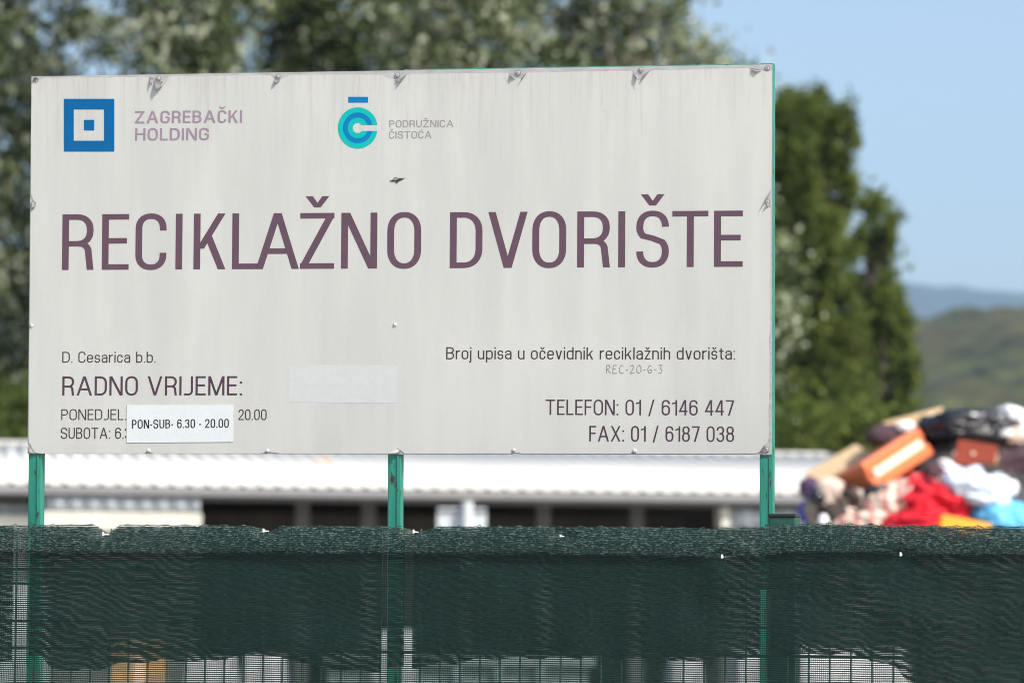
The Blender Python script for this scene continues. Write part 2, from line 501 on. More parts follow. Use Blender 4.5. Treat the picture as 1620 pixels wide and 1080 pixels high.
# ------------------------------------------------------------------ ground, hills
def terrain(name, x0, x1, y0, y1, nx, ny, fn, mat_):
    V = [(x0 + (x1 - x0) * i / nx, y0 + (y1 - y0) * j / ny) for j in range(ny + 1) for i in range(nx + 1)]
    V = [(x, y, fn(x, y)) for x, y in V]
    Q = [(j * (nx + 1) + i, j * (nx + 1) + i + 1, (j + 1) * (nx + 1) + i + 1, (j + 1) * (nx + 1) + i) for j in range(ny) for i in range(nx)]
    return tag(link(name, npmesh(name, V, Q), mat_, smooth=True), kind='structure')

def yard_mat():
    m, n, p = nodes('yard_gravel')
    v = mapped(n); f = noise_tex(n, v, .35, 8, .65); g = noise_tex(n, v, 9, 4)
    c = ramp(n, f, [(.35, (.22, .205, .18)), (.65, (.33, .315, .29))])
    c = mix(n, .35, c, ramp(n, g, [(.35, (.14, .13, .115)), (.65, (.40, .385, .35))]))
    n.links.new(c, p.inputs['Base Color']); p.inputs['Roughness'].default_value = .9; bump(n, p, g, .4, .02)
    return m
def forest_mat(name, a, b, c3, s):
    m, n, p = nodes(name)
    v = mapped(n); f = noise_tex(n, v, s, 6, .7); g = noise_tex(n, v, s * .16, 3)
    c = ramp(n, f, [(.35, a), (.65, b)])
    c = mix(n, ramp(n, g, [(.5, (0, 0, 0)), (.68, (1, 1, 1))]), c, c3)
    n.links.new(c, p.inputs['Base Color']); p.inputs['Roughness'].default_value = .9; p.inputs['Specular IOR Level'].default_value = .1
    return m
terrain('ground', -9000, 9000, -60, 9200, 40, 40, lambda x, y: 0.0, yard_mat())

def ridge(px_pts, depth):
    pts = [(at(px, py, depth).x, at(px, py, depth).z) for px, py in px_pts]
    def f(x):
        if x <= pts[0][0]: return pts[0][1]
        for (a, za), (b, zb) in zip(pts, pts[1:]):
            if x <= b:
                t = (x - a) / (b - a); t = t * t * (3 - 2 * t); return za + (zb - za) * t
        return pts[-1][1]
    return f
rh = ridge([(-900, 640), (300, 600), (1000, 560), (1380, 520), (1450, 502), (1510, 494), (1560, 489), (1620, 487), (1800, 470), (2600, 430)], 1500)
def hill_z(x, y):
    t = (y - 600) / 900
    s = max(0, min(1, t)); s = s ** .85
    z = rh(x) * s + 10
    bmp = noise.noise((x / 70, y / 70, 1)) * 9 * s + (noise.noise((x / 17, y / 17, 5)) + 1) * 6.0
    return z - 10 + bmp - 4 - 3 * (1 - s) - max(0, t - 1) * 60
terrain('forest_hill', -420, 760, 500, 1700, 210, 190, hill_z,
        forest_mat('hill_forest', (.006, .010, .003), (.082, .084, .026), (.066, .052, .018), .075))
rm = ridge([(-3000, 520), (0, 470), (900, 452), (1300, 446), (1440, 441), (1500, 450), (1560, 459), (1620, 461), (1750, 470), (2600, 500)], 8400)
def mtn_z(x, y):
    t = max(0, min(1, (y - 6000) / 2400)); s = t ** .8
    return rm(x) * s + noise.noise((x / 330, y / 330, 2)) * 35 * s * (1 - .6 * t) + noise.noise((x / 90, y / 90, 9)) * 9 * s - 30 * (1 - s) - max(0, (y - 8400) / 3000) * 300
terrain('mountain', -3600, 4400, 5900, 9100, 170, 64, mtn_z,
        forest_mat('mountain_forest', (.010, .016, .010), (.026, .034, .018), (.026, .028, .016), .01))

# ------------------------------------------------------------------ the sign board
M_vinyl = vinyl_mat()
M_alu = plain('grey_aluminium', (.36, .36, .36), .5, .18, 14, .1, .1, (1, 1, 4))
M_green = green_paint()
M_print = plain('plum_print', (.098, .058, .082), .55, .06, 20, bmp=0, spec=.15)
M_dark = plain('dark_print', (.042, .030, .036), .55, .1, 30, bmp=0, spec=.15)
M_small = plain('plum_dark_print', (.066, .038, .056), .55, .1, 30, bmp=0, spec=.15)
M_black = plain('black_print', (.018, .018, .02), .5, .1, 30, bmp=0, spec=.15)
M_mauve = plain('faded_mauve_print', (.25, .195, .24), .55, .1, 30, bmp=0, spec=.15)
M_greyp = plain('faded_grey_print', (.25, .24, .25), .55, .1, 30, bmp=0, spec=.15)
M_blue = plain('logo_blue', (.001, .095, .26), .5, .06, 20, bmp=0, spec=.15)
M_blue2 = plain('logo_light_blue', (.001, .15, .36), .5, .06, 20, bmp=0, spec=.15)
M_teal = plain('logo_teal', (.003, .36, .34), .5, .06, 20, bmp=0, spec=.15)
M_pencil = plain('pencil_mark', (.20, .20, .20), .7, .3, 300, bmp=0)
M_sticker = plain('white_sticker', (.57, .61, .62), .4, .02, 20, bmp=.03)
M_patch = plain('pale_patch', (.468, .485, .486), .5, .03, 60, bmp=.02)
M_flap = plain('vinyl_back', (.17, .165, .16), .6, .2, 60, bmp=.1)
M_rivet = plain('rivet_steel', (.24, .24, .235), .8, .15, 60, .0, 0, spec=.1)
M_rhead = plain('rivet_head_paint', (.50, .50, .49), .9, .1, 60, bmp=0, spec=.1)
M_hole = plain('hole_shade', (.03, .027, .025), .7, .3, 80, bmp=0)  # shade inside the tear and rivet holes, put in as dark colour

sign = empty('sign_board', SIGN_M, 'weathered white sign board on three green steel legs behind the netted fence', 'sign')

def flat(name, polys, off, mat_, parent, thick=0):
    """polys: one list of polygons, or several such lists (letters) that never overlap each other"""
    groups = polys if isinstance(polys[0][0][0], (list, tuple)) else [polys]
    v, f = [], []
    for g in groups:
        x0 = min(q[0] for p in g for q in p); z0 = min(q[1] for p in g for q in p)
        k = 1 / max(1e-9, max(q[1] for p in g for q in p) - z0)
        vv, ff = union_mesh(name, [[((q[0] - x0) * k, (q[1] - z0) * k) for q in p] for p in g])
        n0 = len(v); v += [(q[0] / k + x0, q[1] / k + z0) for q in vv]; f += [[i + n0 for i in t] for t in ff]
    me = bpy.data.meshes.new(name)
    me.from_pydata([(q[0], -off, q[1]) for q in v], [], f)
    # face the viewer
    b = bmesh.new(); b.from_mesh(me)
    for x in b.faces:
        x.normal_update()
        if x.normal.y > 0: x.normal_flip()
    b.to_mesh(me); b.free()
    return link(name, me, mat_, parent)

c = [sp(49, 121), sp(1223.3, 102), sp(1219.5, 718.3), sp(44, 718.3)]
PX0, PX1 = -1.0, 1.0
PZ0, PZ1 = SH - .507, SH + .507
panel = MB().box((PX0, .0012, PZ0), (PX1, .0045, PZ1)).build('panel', M_alu, sign)

vo = [(49.6, 131.6), (55.5, 129.4), (61.7, 126.6), (70.4, 123.3), (100, 123.2), (166, 122.4), (175, 123.4), (184, 121.8), (208, 122.4), (236, 122.2), (239, 127), (243, 125.5),
      (248, 131), (256, 131.5), (261, 128), (268, 121.2), (300, 120.2), (360, 119.6), (427, 118.9), (431, 123), (436.5, 125), (438, 129.3), (446, 125), (459, 118.6), (520, 118.2),
      (603, 118.2), (608, 121.5), (615, 123.8), (626, 125.2), (634, 126), (640, 121), (646, 117.2), (700, 116.6), (760, 115.6), (803, 115.4), (810, 121), (817, 124.3),
      (826, 125), (833, 115.4), (880, 114.2), (940, 113.3), (998, 111.8), (1007, 118.5), (1012.5, 127.5), (1018, 121), (1032, 111.4), (1075, 110.6), (1080, 111.6), (1090, 110.4),
      (1120, 110), (1128, 108.8), (1150, 108.6), (1184, 108.4), (1193, 112), (1201, 111), (1209, 112.2), (1216, 112.6), (1220.8, 110.5), (1221.5, 150), (1220.8, 240),
      (1220.0, 297), (1217, 309), (1213, 314.5), (1216, 320), (1215, 327), (1219.3, 329), (1219, 420), (1218.6, 520), (1216.2, 534), (1217.6, 560), (1217.4, 620), (1215.6, 650),
      (1216, 690), (1213.5, 702), (1209, 704), (1206, 711), (1200, 715.5), (1196, 716.9), (1110, 717.2), (1004, 717.2), (1000, 715.5), (996, 717.2), (826, 717.2), (818, 715.4), (808, 717),
      (700, 717.1), (640, 717.2), (633, 711), (627, 708.5), (620, 714), (612, 717.2), (445, 717), (424, 714.2), (412, 717), (243, 717.2), (235, 714.7), (228, 717), (64, 717.4),
      (55, 715), (50.5, 708), (47.8, 702), (45.2, 700.5), (46.4, 530), (46.6, 520), (49.5, 516), (46.8, 512), (47.6, 400), (48.3, 337), (52.5, 332), (56.5, 325.5), (53.2, 319), (50.4, 311), (48.6, 306), (49, 220), (49.8, 156), (50.4, 154), (49.3, 152)]
xs = [sp(x, y) for x, y in vo]
xs = [(max(PX0 + .0005, min(PX1 - .0005, a)), max(PZ0 + .0005, min(PZ1 - .0005, b))) for a, b in xs]
vin = MB(); vin.poly([(a, 0, b) for a, b in xs]); vin = vin.build('vinyl_face', M_vinyl, sign, tri=True)

def flap(pts, tip, lift, name='torn_flap', mat_=M_flap, n=6):
    """torn strip of vinyl: base edge on the face, tip curled outwards"""
    a, b, t = sp(*pts[0]), sp(*pts[1]), sp(*tip)
    V, F = [], []
    for i in range(n + 1):
        s = i / n; y = -.0016 - lift * math.sin(s * 1.9) ** 2
        l = (a[0] + (t[0] - a[0]) * s, a[1] + (t[1] - a[1]) * s); r = (b[0] + (t[0] - b[0]) * s, b[1] + (t[1] - b[1]) * s)
        w = .0012 * math.sin(s * 9)
        V += [(l[0], y + w, l[1]), (r[0], y - w, r[1])]
    for i in range(n): F.append((2 * i, 2 * i + 1, 2 * i + 3, 2 * i + 2))
    me = bpy.data.meshes.new(name); me.from_pydata(V, [], F)
    return link(name, me, mat_, vin, smooth=True)
M_flapw = plain('vinyl_front_curl', (.50, .50, .475), .5, .04, 20, bmp=0)
flap([(243, 127), (259, 130)], (250, 146), .010)
flap([(236, 122), (243, 124)], (241, 137), .006)
flap([(258, 130), (267, 122)], (255, 141), .008, mat_=M_flapw)
flap([(434, 125), (444, 127)], (436, 133), .006)
flap([(631, 127), (644, 118)], (633, 132), .007)
flap([(622, 125), (632, 126)], (636, 130), .004)
flap([(824, 126), (834, 115)], (826, 127.5), .006)
flap([(806, 117), (817, 124)], (811, 122), .006)
flap([(1015, 122), (1028, 112)], (1018, 125), .006)
flap([(1000, 113), (1010, 120)], (1012, 129), .008)
flap([(1186, 108), (1206, 111)], (1196, 115), .004)
flap([(1219, 300), (1216, 312)], (1207, 329), .009)
flap([(1216, 318), (1219, 325)], (1212, 327), .005)
flap([(62, 126), (52, 131)], (55, 122), .005)
flap([(54, 318), (57, 326)], (50, 330), .006)
flap([(1202, 714), (1209, 704)], (1216, 716), .006)
flap([(56, 716), (49, 706)], (46, 716), .006)
flap([(612, 717), (627, 708)], (633, 716), .006, mat_=M_flapw)
# bulged patches of vinyl over the lower rivets
for x, y in ((235, 712.5), (423, 713), (813, 712), (1004, 713), (625, 513.5), (50, 515)):
    u, w = sp(x, y); b_ = bmesh.new()
    bmesh.ops.create_uvsphere(b_, u_segments=10, v_segments=6, radius=1)
    bmesh.ops.transform(b_, matrix=Matrix.Translation((u, -.0008, w)) @ Matrix.Diagonal((.0055, .0026, .005, 1)), verts=b_.verts)
    for v_ in b_.verts: v_.co += Vector((noise.noise(v_.co * 300), 0, noise.noise(v_.co * 310 + Vector((3, 3, 3))))) * .002
    me = bpy.data.meshes.new('vinyl_bulge'); b_.to_mesh(me); b_.free(); link('vinyl_bulge', me, M_flapw, vin, smooth=True)
# slit torn open in the upper middle, its shaded inside a dark patch
flat('torn_slit', [[sp(x, y) for x, y in ((615.5, 286), (622, 284.8), (627, 284.6), (631, 282.4), (642, 281.6), (636, 284.5), (631, 287), (628, 290.5), (626, 287.3), (620, 287))]], .0016, M_hole, vin)
flap([(620, 284.5), (632, 282.5)], (626, 280), .004, mat_=M_flapw)

for x, y in ((57, 126.5), (251, 123.7), (440, 121), (629, 118.6), (820, 115), (1014.5, 110.2), (1214.5, 108), (53, 322), (1214, 319), (47.8, 711), (1213, 710.3), (629, 713)):
    u, w = sp(x, y); u = max(PX0 + .008, min(PX1 - .008, u)); w = max(PZ0 + .008, min(PZ1 - .007, w))
    b = MB(); b.cyl((u, -.0002, w), (u, -.0012, w), .0075, .0072, 18)
    rv = b.build('rivet', M_rivet, sign)
    b = MB(); b.cyl((u, -.0013, w), (u, -.0021, w), .0038, .0034, 14); b.build('rivet_head', M_rhead, rv)
    b = MB(); b.cyl((u, -.0022, w), (u, -.0024, w), .0016, .0016, 10); b.build('rivet_hole', M_hole, rv)

# green welded frame and legs
tube = .036
legs_px = (55.5, 623.5, 1211.5)
lx = [sp(p, 715)[0] for p in legs_px]; lx[0] = PX0 + tube / 2 + .001; lx[2] = PX1 - tube / 2 + .0035
MB().box((lx[0] + tube / 2 + .001, .006, PZ1 - tube + .002), (lx[1] - tube / 2 - .001, .006 + tube, PZ1 + .0005), None, .002).build('frame_rail', M_green, sign)
MB().box((lx[1] + tube / 2 + .001, .006, PZ1 - tube + .002), (lx[2] - tube / 2 - .001, .006 + tube, PZ1 + .003), None, .002).build('frame_rail', M_green, sign)
MB().box((lx[0] + tube / 2 + .001, .006, PZ0 + .004), (lx[1] - tube / 2 - .001, .006 + tube, PZ0 + tube), None, .002).build('frame_rail', M_green, sign)
MB().box((lx[1] + tube / 2 + .001, .006, PZ0 + .004), (lx[2] - tube / 2 - .001, .006 + tube, PZ0 + tube), None, .002).build('frame_rail', M_green, sign)
for i, x in enumerate(lx):
    b = MB()
    b.box((x - tube / 2, .0055, -.05), (x + tube / 2, .0055 + tube, PZ1 + (.004 if i == 2 else 0)), None, .003)
    b.box((x + tube / 2 - .011, .0030, -.05), (x + tube / 2 - .006, .0060, PZ0 - .004))   # raised weld seam
    b.build('leg', M_green, sign)

# lettering
def words(name, s, x0, x1, yb0, yb1, yt, v, h, mat_, off=.0004, parent=None, track=.12, space=.34):
    a, b = Vector(sp(x0, yb0)), Vector(sp(x1, yb1)); H = (Vector(sp(x0, yt)) - a).length
    L = (b - a).length; vv = v
    for _ in range(3):
        g, w = text_line(s, vv, h, track, space); k = L / (w * H); vv = v / k
    ux = (b - a).normalized(); uy = Vector((-ux.y, ux.x))
    for word in g:
        o = flat(name, [[[tuple(a + ux * (q[0] * k * H) + uy * (q[1] * H)) for q in p] for p in gl] for gl in word], off, mat_, parent or vin)
    return o

words('lettering', 'ZAGREBAČKI', 213.2, 383, 195.6, 194.4, 175.9, .185, .15, M_mauve)
words('lettering', 'HOLDING', 213.8, 330.6, 222.6, 222, 203.2, .185, .15, M_mauve)
words('lettering', 'PODRUŽNICA', 615.8, 717.6, 201.7, 201.2, 190.5, .155, .13, M_greyp)
words('lettering', 'ČISTOĆA', 615.4, 683, 219.4, 219.1, 207.7, .155, .13, M_greyp)
# the big title, letter by letter where it stands
title = [('R', 98, 147.5), ('E', 161, 203.5), ('C', 214, 263), ('I', 277.5, 288.8), ('K', 306, 357), ('L', 367, 407.5), ('A', 404.5, 473), ('Ž', 474.5, 528.5), ('N', 539.5, 596.5),
         ('O', 612.5, 666), ('D', 711.5, 763), ('V', 772, 834.5), ('O', 842, 895.5), ('R', 913, 964.5), ('I', 978, 989.5), ('Š', 1006.5, 1058), ('T', 1063.5, 1120.5), ('E', 1129.5, 1175)]
polys = []
for ch, x0, x1 in title:
    t = (x0 - 98) / (1175 - 98); yb = 427.0 + (421.8 - 427.0) * t; yt = 339.2 + (333.2 - 339.2) * t
    t1 = (x1 - 98) / (1175 - 98); yb1 = 427.0 + (421.8 - 427.0) * t1
    a, b = Vector(sp(x0, yb)), Vector(sp(x1, yb1)); H = (Vector(sp(x0, yt)) - a).length; L = (b - a).length
    vv = .124
    for _ in range(3): g, w = glyph(ch, vv, .099); k = L / (w * H); vv = .124 / k
    if ch == 'I': k = .124 / w
    ux = (b - a).normalized(); uy = Vector((-ux.y, ux.x))
    polys.append([[tuple(a + ux * (q[0] * k * H) + uy * (q[1] * H)) for q in p] for p in g])
flat('lettering', polys[:10], .0004, M_print, vin)
flat('lettering', polys[10:], .0004, M_print, vin)
words('lettering', 'D. Cesarica b.b.', 98.6, 246.2, 573.3, 573.4, 556.2, .108, .092, M_dark)
words('lettering', 'RADNO VRIJEME:', 98.6, 383, 625.2, 624.9, 595.2, .118, .098, M_small)
words('lettering', 'PONEDJELJ', 97, 206, 664, 664, 647, .105, .09, M_dark)
words('lettering', '-', 361, 369.9, 664, 664, 647, .105, .09, M_dark)
words('lettering', '20.00', 377.2, 421.8, 664, 664, 647.2, .105, .09, M_dark)
words('lettering', 'SUBOTA: 6.3', 96.2, 206.5, 693.6, 693.6, 676.2, .105, .09, M_dark)
words('lettering', 'Broj upisa u očevidnik reciklažnih dvorišta:', 706, 1162.8, 567.9, 568.4, 548.9, .108, .092, M_dark)
words('lettering', 'TELEFON: 01 / 6146 447', 863.2, 1161.2, 655.8, 657, 631.7, .108, .09, M_small)
words('lettering', 'FAX: 01 / 6187 038', 932.3, 1161.4, 697.6, 698.6, 673.3, .108, .09, M_small)
# pencilled number under the register line
hand = {'R': [[(0, 0), (.04, 1), (.35, .95), (.42, .72), (.1, .5), (.5, 0)]], 'E': [[(.45, 1.0), (.05, .95), (0, 0), (.45, .04)], [(.03, .52), (.36, .55)]],
        'C': [[(.5, .9), (.25, 1), (.03, .65), (.05, .2), (.28, 0), (.52, .12)]], '-': [[(.05, .42), (.32, .44)]], '2': [[(.02, .85), (.25, 1), (.45, .8), (.3, .45), (0, .02), (.52, .06)]],
        '0': [[(.3, 1), (.05, .7), (.06, .2), (.3, 0), (.55, .25), (.52, .8), (.3, 1.0)]], 'G': [[(.5, .92), (.2, .9), (.03, .45), (.2, .05), (.45, .1), (.5, .42), (.2, .38)]],
        '3': [[(.03, .95), (.4, 1), (.22, .6), (.46, .35), (.3, .03), (0, .06)]]}
x = 0; hp = []
for ch in 'REC-20-G-3':
    ww = .32 if ch == '-' else .52
    for ln in hand[ch]: hp.append([[(q[0] + x, q[1]) for q in quad] for quad in ribbon(ln, .085, 1)])
    x += ww + .22
a = Vector(sp(959.6, 590.6)); b = Vector(sp(1048.6, 590.2)); H = (Vector(sp(959.6, 577.3)) - a).length; k = (b - a).length / (x - .22)
flat('handwriting', [[[(a.x + q[0] * k, a.y + q[1] * H) for q in p] for p in g] for g in hp], .0004, M_pencil, vin)

# emblems
def rect(x0, y0, x1, y1): return [sp(x0, y0), sp(x1, y0), sp(x1, y1), sp(x0, y1)]
flat('square_emblem', [rect(101, 156.6, 181, 173.4), rect(101, 222.8, 181, 240), rect(101, 173.4, 116.8, 222.8), rect(164.6, 173.4, 181, 222.8), rect(132.8, 189.8, 149.2, 206.6)], .0004, M_blue, vin)
def ring(r0, r1, cx=566, cy_=202.6, gx=1.0):
    out = []; n = 60; g = 4.7
    a0 = math.asin(min(1, g / r0)); a1 = math.asin(min(1, g / r1))
    for i in range(n):
        q = []
        for j, rr, aa in ((i, r0, a0), (i + 1, r0, a0), (i + 1, r1, a1), (i, r1, a1)):
            th = aa + (2 * math.pi - 2 * aa) * j / n
            q.append(sp(cx + rr * .965 * math.cos(th), cy_ - rr * math.sin(th)))
        out.append(q)
    return out
em = flat('ring_emblem', ring(24.4, 32.6), .0004, M_teal, vin)
flat('emblem_ring', ring(16.4, 24.3), .0004, M_blue2, em)
flat('emblem_ring', ring(8.0, 16.3), .0004, M_teal, em)
flat('emblem_bar', [rect(551, 153.4, 582.4, 162.6)], .0004, M_blue2, em)
# stickers
flat('blank_sticker', [[sp(457.5, 577), sp(629.5, 577.4), sp(629.2, 637.6), sp(457.2, 635.8)]], .0003, M_patch, vin)
stk = MB(); q = [sp(200.6, 640.4), sp(369.3, 640.2), sp(369.2, 698.8), sp(200.3, 700)]
stk.prism([(a, -.0012, b) for a, b in q], (0, .0006, 0)); stk = stk.build('notice_sticker', M_sticker, sign)
words('lettering', 'PON-SUB- 6.30 - 20.00', 209.2, 362.3, 677.6, 676.0, 663.8, .13, .105, M_black, off=.0016, parent=stk, track=.13)

# ------------------------------------------------------------------ wire fence with its post, shade net, ties
M_wire = plain('fence_green', (.012, .075, .05), .45, .2, 30, bmp=.1)
M_cap = plain('black_cap', (.015, .015, .016), .4, .1, 30, bmp=.1)
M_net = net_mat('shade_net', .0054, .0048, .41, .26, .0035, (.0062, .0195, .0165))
M_net2 = net_mat('shade_net_back', .0042, .0050,   .21, .30, .020, (.0052, .017, .0145), tilt=.07, fz_=.0022)
M_tie = plain('white_tie', (.82, .82, .80), .35, .03, 30, bmp=0)

fence = empty('wire_fence', FENCE_M, 'green welded wire fence with a square capped post, covered by dark net', 'fence')
wx = [fp(43 + i * 33.0, 1045)[0] for i in range(2)]
WSP = .0528; w0 = fp(1276, 1050)[0]
zr = [fp(800, y)[1] for y in (874, 903, 927, 988, 1032)]
topz = fp(800, 834)[1]
X0, X1 = -2.6, 2.9
wp = MB(); x = w0 - WSP * 74
wires = []
while x < X1:
    if x > X0: wires.append(x)
    x += WSP
for x in wires: wp.cyl((x, .026, .06), (x, .026, topz - .004), .0026, n=6)
for z in zr + [1.30, 1.1, .9, .7, .5, .3, .1]:
    yy = .0318
    for s in (0,): wp.cyl((X0, yy + .0, z), (X1, yy, z), .0032, n=6)
wp.build('wire_panel', M_wire, fence, smooth=True)
pa, pb = fp(1210.5, 830)[0], fp(1253, 830)[0]; pz = fp(1239, 816.5)[1]
post = MB().box((pa, .040, -.1), (pb, .040 + pb - pa, pz), None, .004).build('post', M_wire, fence)
MB().box((pa - .002, .037, pz), (pb + .002, .042 + pb - pa, pz + .008), None, .002).box((pa + .006, .046, pz - .01), (pb - .006, .034 + pb - pa, pz)).build('post_cap', M_cap, post)

def lerp_pts(P):
    def f(x):
        if x <= P[0][0]: return P[0][1]
        for (a, ya), (b, yb) in zip(P, P[1:]):
            if x <= b: return ya + (yb - ya) * (x - a) / (b - a)
        return P[-1][1]
    return f
top_px = [(-700, 828), (0, 830.5), (45, 830), (120, 829.5), (148, 829.5), (160, 837), (168, 846), (176, 837), (186, 829.8), (300, 830), (398, 831), (413, 837.5), (421, 841), (429, 837), (442, 831.5),
          (520, 832), (628, 832.2), (645, 836), (658, 842), (672, 837), (698, 831.5), (800, 832), (890, 832.6), (1000, 833), (1130, 835.5), (1190, 833.5), (1225, 830.5), (1255, 828.6), (1300, 827.5), (1350, 829), (1450, 830.8), (1560, 832), (1620, 832.5), (2400, 834)]
tp = [(fp(x, y)) for x, y in top_px]
TOP = lerp_pts(tp)
hem = lerp_pts([fp(x, y) for x, y in ((-700, 872), (0, 873), (300, 874), (600, 874.5), (900, 876), (1100, 879), (1145, 882), (1200, 878), (1260, 872), (1400, 874), (1427, 879), (1480, 876), (2400, 876))])
ties_px = [(168, 845), (421, 839.5), (658, 841), (890, 848), (1145, 880.5), (1427, 877)]
ties = [fp(*t) for t in ties_px]
def wire_bump(x):
    d = min(abs(x - w) for w in wires[max(0, int((x - wires[0]) / WSP) - 1):][:3] or wires)
    return .0042 * math.exp(-(d / .0065) ** 2)
def net_sheet(name, x0, x1, ztop, zbot, yoff, mat_, parent, foldfn, dx=.0075, seed=0, band=True):
    nx = max(2, int((x1 - x0) / dx)); rows = 62
    V, F, A = [], [], []
    for i in range(nx + 1):
        x = x0 + (x1 - x0) * i / nx
        zt, zh, zb = ztop(x), hem(x), zbot(x)
        pull = sum(math.exp(-((x - t[0]) / .022) ** 2) for t in ties)
        for j in range(rows + 1):
            if j <= 16: s = j / 16; z = zt + (zh - zt) * s
            else: s = (j - 16) / (rows - 16); z = zh + (zb - zh) * s ** 1.5
            wr = noise.noise((x * 6, z * 9, seed)) * .006 + noise.noise((x * 22, z * 16, seed + 4)) * .0024
            y = yoff + wr * (.4 if j < 16 else 1)
            a = 0.0
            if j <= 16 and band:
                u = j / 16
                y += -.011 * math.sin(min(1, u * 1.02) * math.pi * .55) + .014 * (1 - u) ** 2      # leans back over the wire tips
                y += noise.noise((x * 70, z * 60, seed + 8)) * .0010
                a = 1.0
            elif band:
                y += -.0125 * math.exp(-(zh - z) / .006)                                             # lip of the folded hem
            for t in ties:
                d2 = ((x - t[0]) / .03) ** 2 + ((z - t[1]) / .016) ** 2
                y += .012 * math.exp(-d2)
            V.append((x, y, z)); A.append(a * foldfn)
    n = rows + 1
    for i in range(nx):
        for j in range(rows): F.append((i * n + j, i * n + j + 1, (i + 1) * n + j + 1, (i + 1) * n + j))
    me = npmesh(name, V, F)
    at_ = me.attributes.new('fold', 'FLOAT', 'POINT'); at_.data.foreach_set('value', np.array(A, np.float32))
    return link(name, me, mat_, parent, smooth=True)
net = empty('shade_net', FENCE_M, 'dark green knitted privacy net tied along the wire fence, its top folded over', 'net')
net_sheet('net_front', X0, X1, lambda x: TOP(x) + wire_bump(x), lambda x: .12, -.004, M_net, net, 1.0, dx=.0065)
def flap_bot(pts):
    f = lerp_pts([fp(x, y) for x, y in pts])
    return lambda x: f(x) + .0035 * math.sin(x * 59.5 + 1)
low = lambda x: TOP(x) - .004
for x0, x1, pts in ((-1400, 16, [(-1400, 1045), (0, 1046), (16, 1050)]), (611, 637, [(611, 1056), (637, 1056)]),
                    (43, 601, [(43, 1036), (58, 1032), (75, 1058), (150, 1060), (176, 1050), (270, 1043), (310, 1047), (400, 1034), (450, 1042), (520, 1056), (560, 1062), (600, 1060)]),
                    (1197, 1220, [(1197, 932), (1220, 932)]), (650, 1200, [(650, 1054), (700, 1050), (760, 1042), (840, 1040), (950, 1039), (1010, 1041), (1060, 1046), (1100, 1044), (1200, 1037)]),
                    (1217, 2600, [(1217, 1034), (1340, 1034), (1370, 1040), (1415, 1056), (1440, 1082), (1480, 1110), (1560, 1118), (2600, 1118)])):
    a, b = fp(x0, 950)[0], fp(x1, 950)[0]
    a = max(a, X0 + .01); b = min(b, X1 - .01)
    net_sheet('net_flap', a, b, low, flap_bot(pts), .016, M_net2, net, 0.0, dx=.011, seed=3 + x0, band=False)

desc = ['white cable tie in the leftmost notch of the net top edge', 'white cable tie pinching a notch of the net between the left and middle legs',
        'white cable tie in the net notch right beside the middle sign leg', 'white cable tie like a dot on the net fold right of the middle leg',
        'white cable tie on the fold seam just left of the right sign leg', 'white cable tie on the fold seam below the rubbish heap, rightmost tie']
for (x, z), dsc, (px, py) in zip(ties, desc, ties_px):
    t = MB(); hh = .0038 if px != 890 else .002
    t.box((x - .0022, -.022, z - hh), (x + .0022, -.0195, z + hh + .002), None, .0008)
    t.box((x - .0015, -.0205, z - .001), (x + .0015, .018, z + .0012))
    o = t.build('cable_tie', M_tie); o.matrix_world = FENCE_M
    tag(o, dsc, 'cable tie', 'white cable ties holding the net')

# ------------------------------------------------------------------ long shed behind
SHYAW = math.radians(8)
SHO = at(640, 800, 44); SHO.z = 0
SHED_M = Matrix.Translation(SHO) @ Matrix.Rotation(SHYAW, 4, 'Z')
def hp_(px, py, yo=0.0):
    """photo pixel -> (x, z) on the vertical plane at local depth yo of the shed"""
    Rm = SHED_M.to_3x3(); d = Rm.transposed() @ ray(px, py); o = Rm.transposed() @ (CAM - SHO)
    q = o + d * ((yo - o.y) / d.y); return (q.x, q.z)
M_roof = plain('white_roof_sheet', (.60, .59, .545), .6, .05, 1.2, .0, .05, (1, .3, 1))
M_gutter = plain('grey_gutter', (.22, .22, .225), .5, .1, 2)
M_wall = plain('pale_grey_sheet', (.44, .48, .50), .6, .06, 2)
M_cream = plain('cream_base', (.56, .55, .48), .8, .08, 3)
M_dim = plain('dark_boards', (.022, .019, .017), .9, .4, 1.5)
M_steelp = plain('grey_post', (.085, .085, .082), .6, .1, 3)
shed = empty('shed', SHED_M, 'long low open shed with white ribbed roof and pale sheet walls', 'shed')
ex0, ez = hp_(-260, 768); ez = hp_(640, 776)[1]
ex1 = hp_(1480, 785)[0]
RD = 6.0; rz = hp_(640, 712.5, RD)[1]
ribs = .205
V, Q = [], []; x = ex0; prof = []
while x < ex1:
    prof += [(x, 0), (x + .13, 0), (x + .15, .032), (x + .185, .032)]; x += ribs
for xx, dz in prof: V += [(xx, -.45, ez + dz), (xx, RD, rz + dz)]
for i in range(len(prof) - 1): Q.append((2 * i, 2 * i + 2, 2 * i + 3, 2 * i + 1))
roof = link('roof', npmesh('roof', V, Q), M_roof, shed)
roof.modifiers.new('thick', 'SOLIDIFY').thickness = -.02
MB().box((ex0, RD - .12, rz - .05), (ex1, RD + .1, rz + .055), None, .015).build('ridge_cap', M_roof, shed)
b = MB(); b.poly([(ex0, RD + .02, rz + .02), (ex1, RD + .02, rz + .02), (ex1, RD + 6.5, ez), (ex0, RD + 6.5, ez)]); b.build('rear_roof', M_roof, shed)
MB().box((ex0, -.57, ez - .105), (ex1, -.505, ez - .012), None, .02).build('gutter', M_gutter, shed)
MB().box((ex0, -.44, ez - .16), (ex1, -.36, ez - .03)).build('fascia', M_steelp, shed)
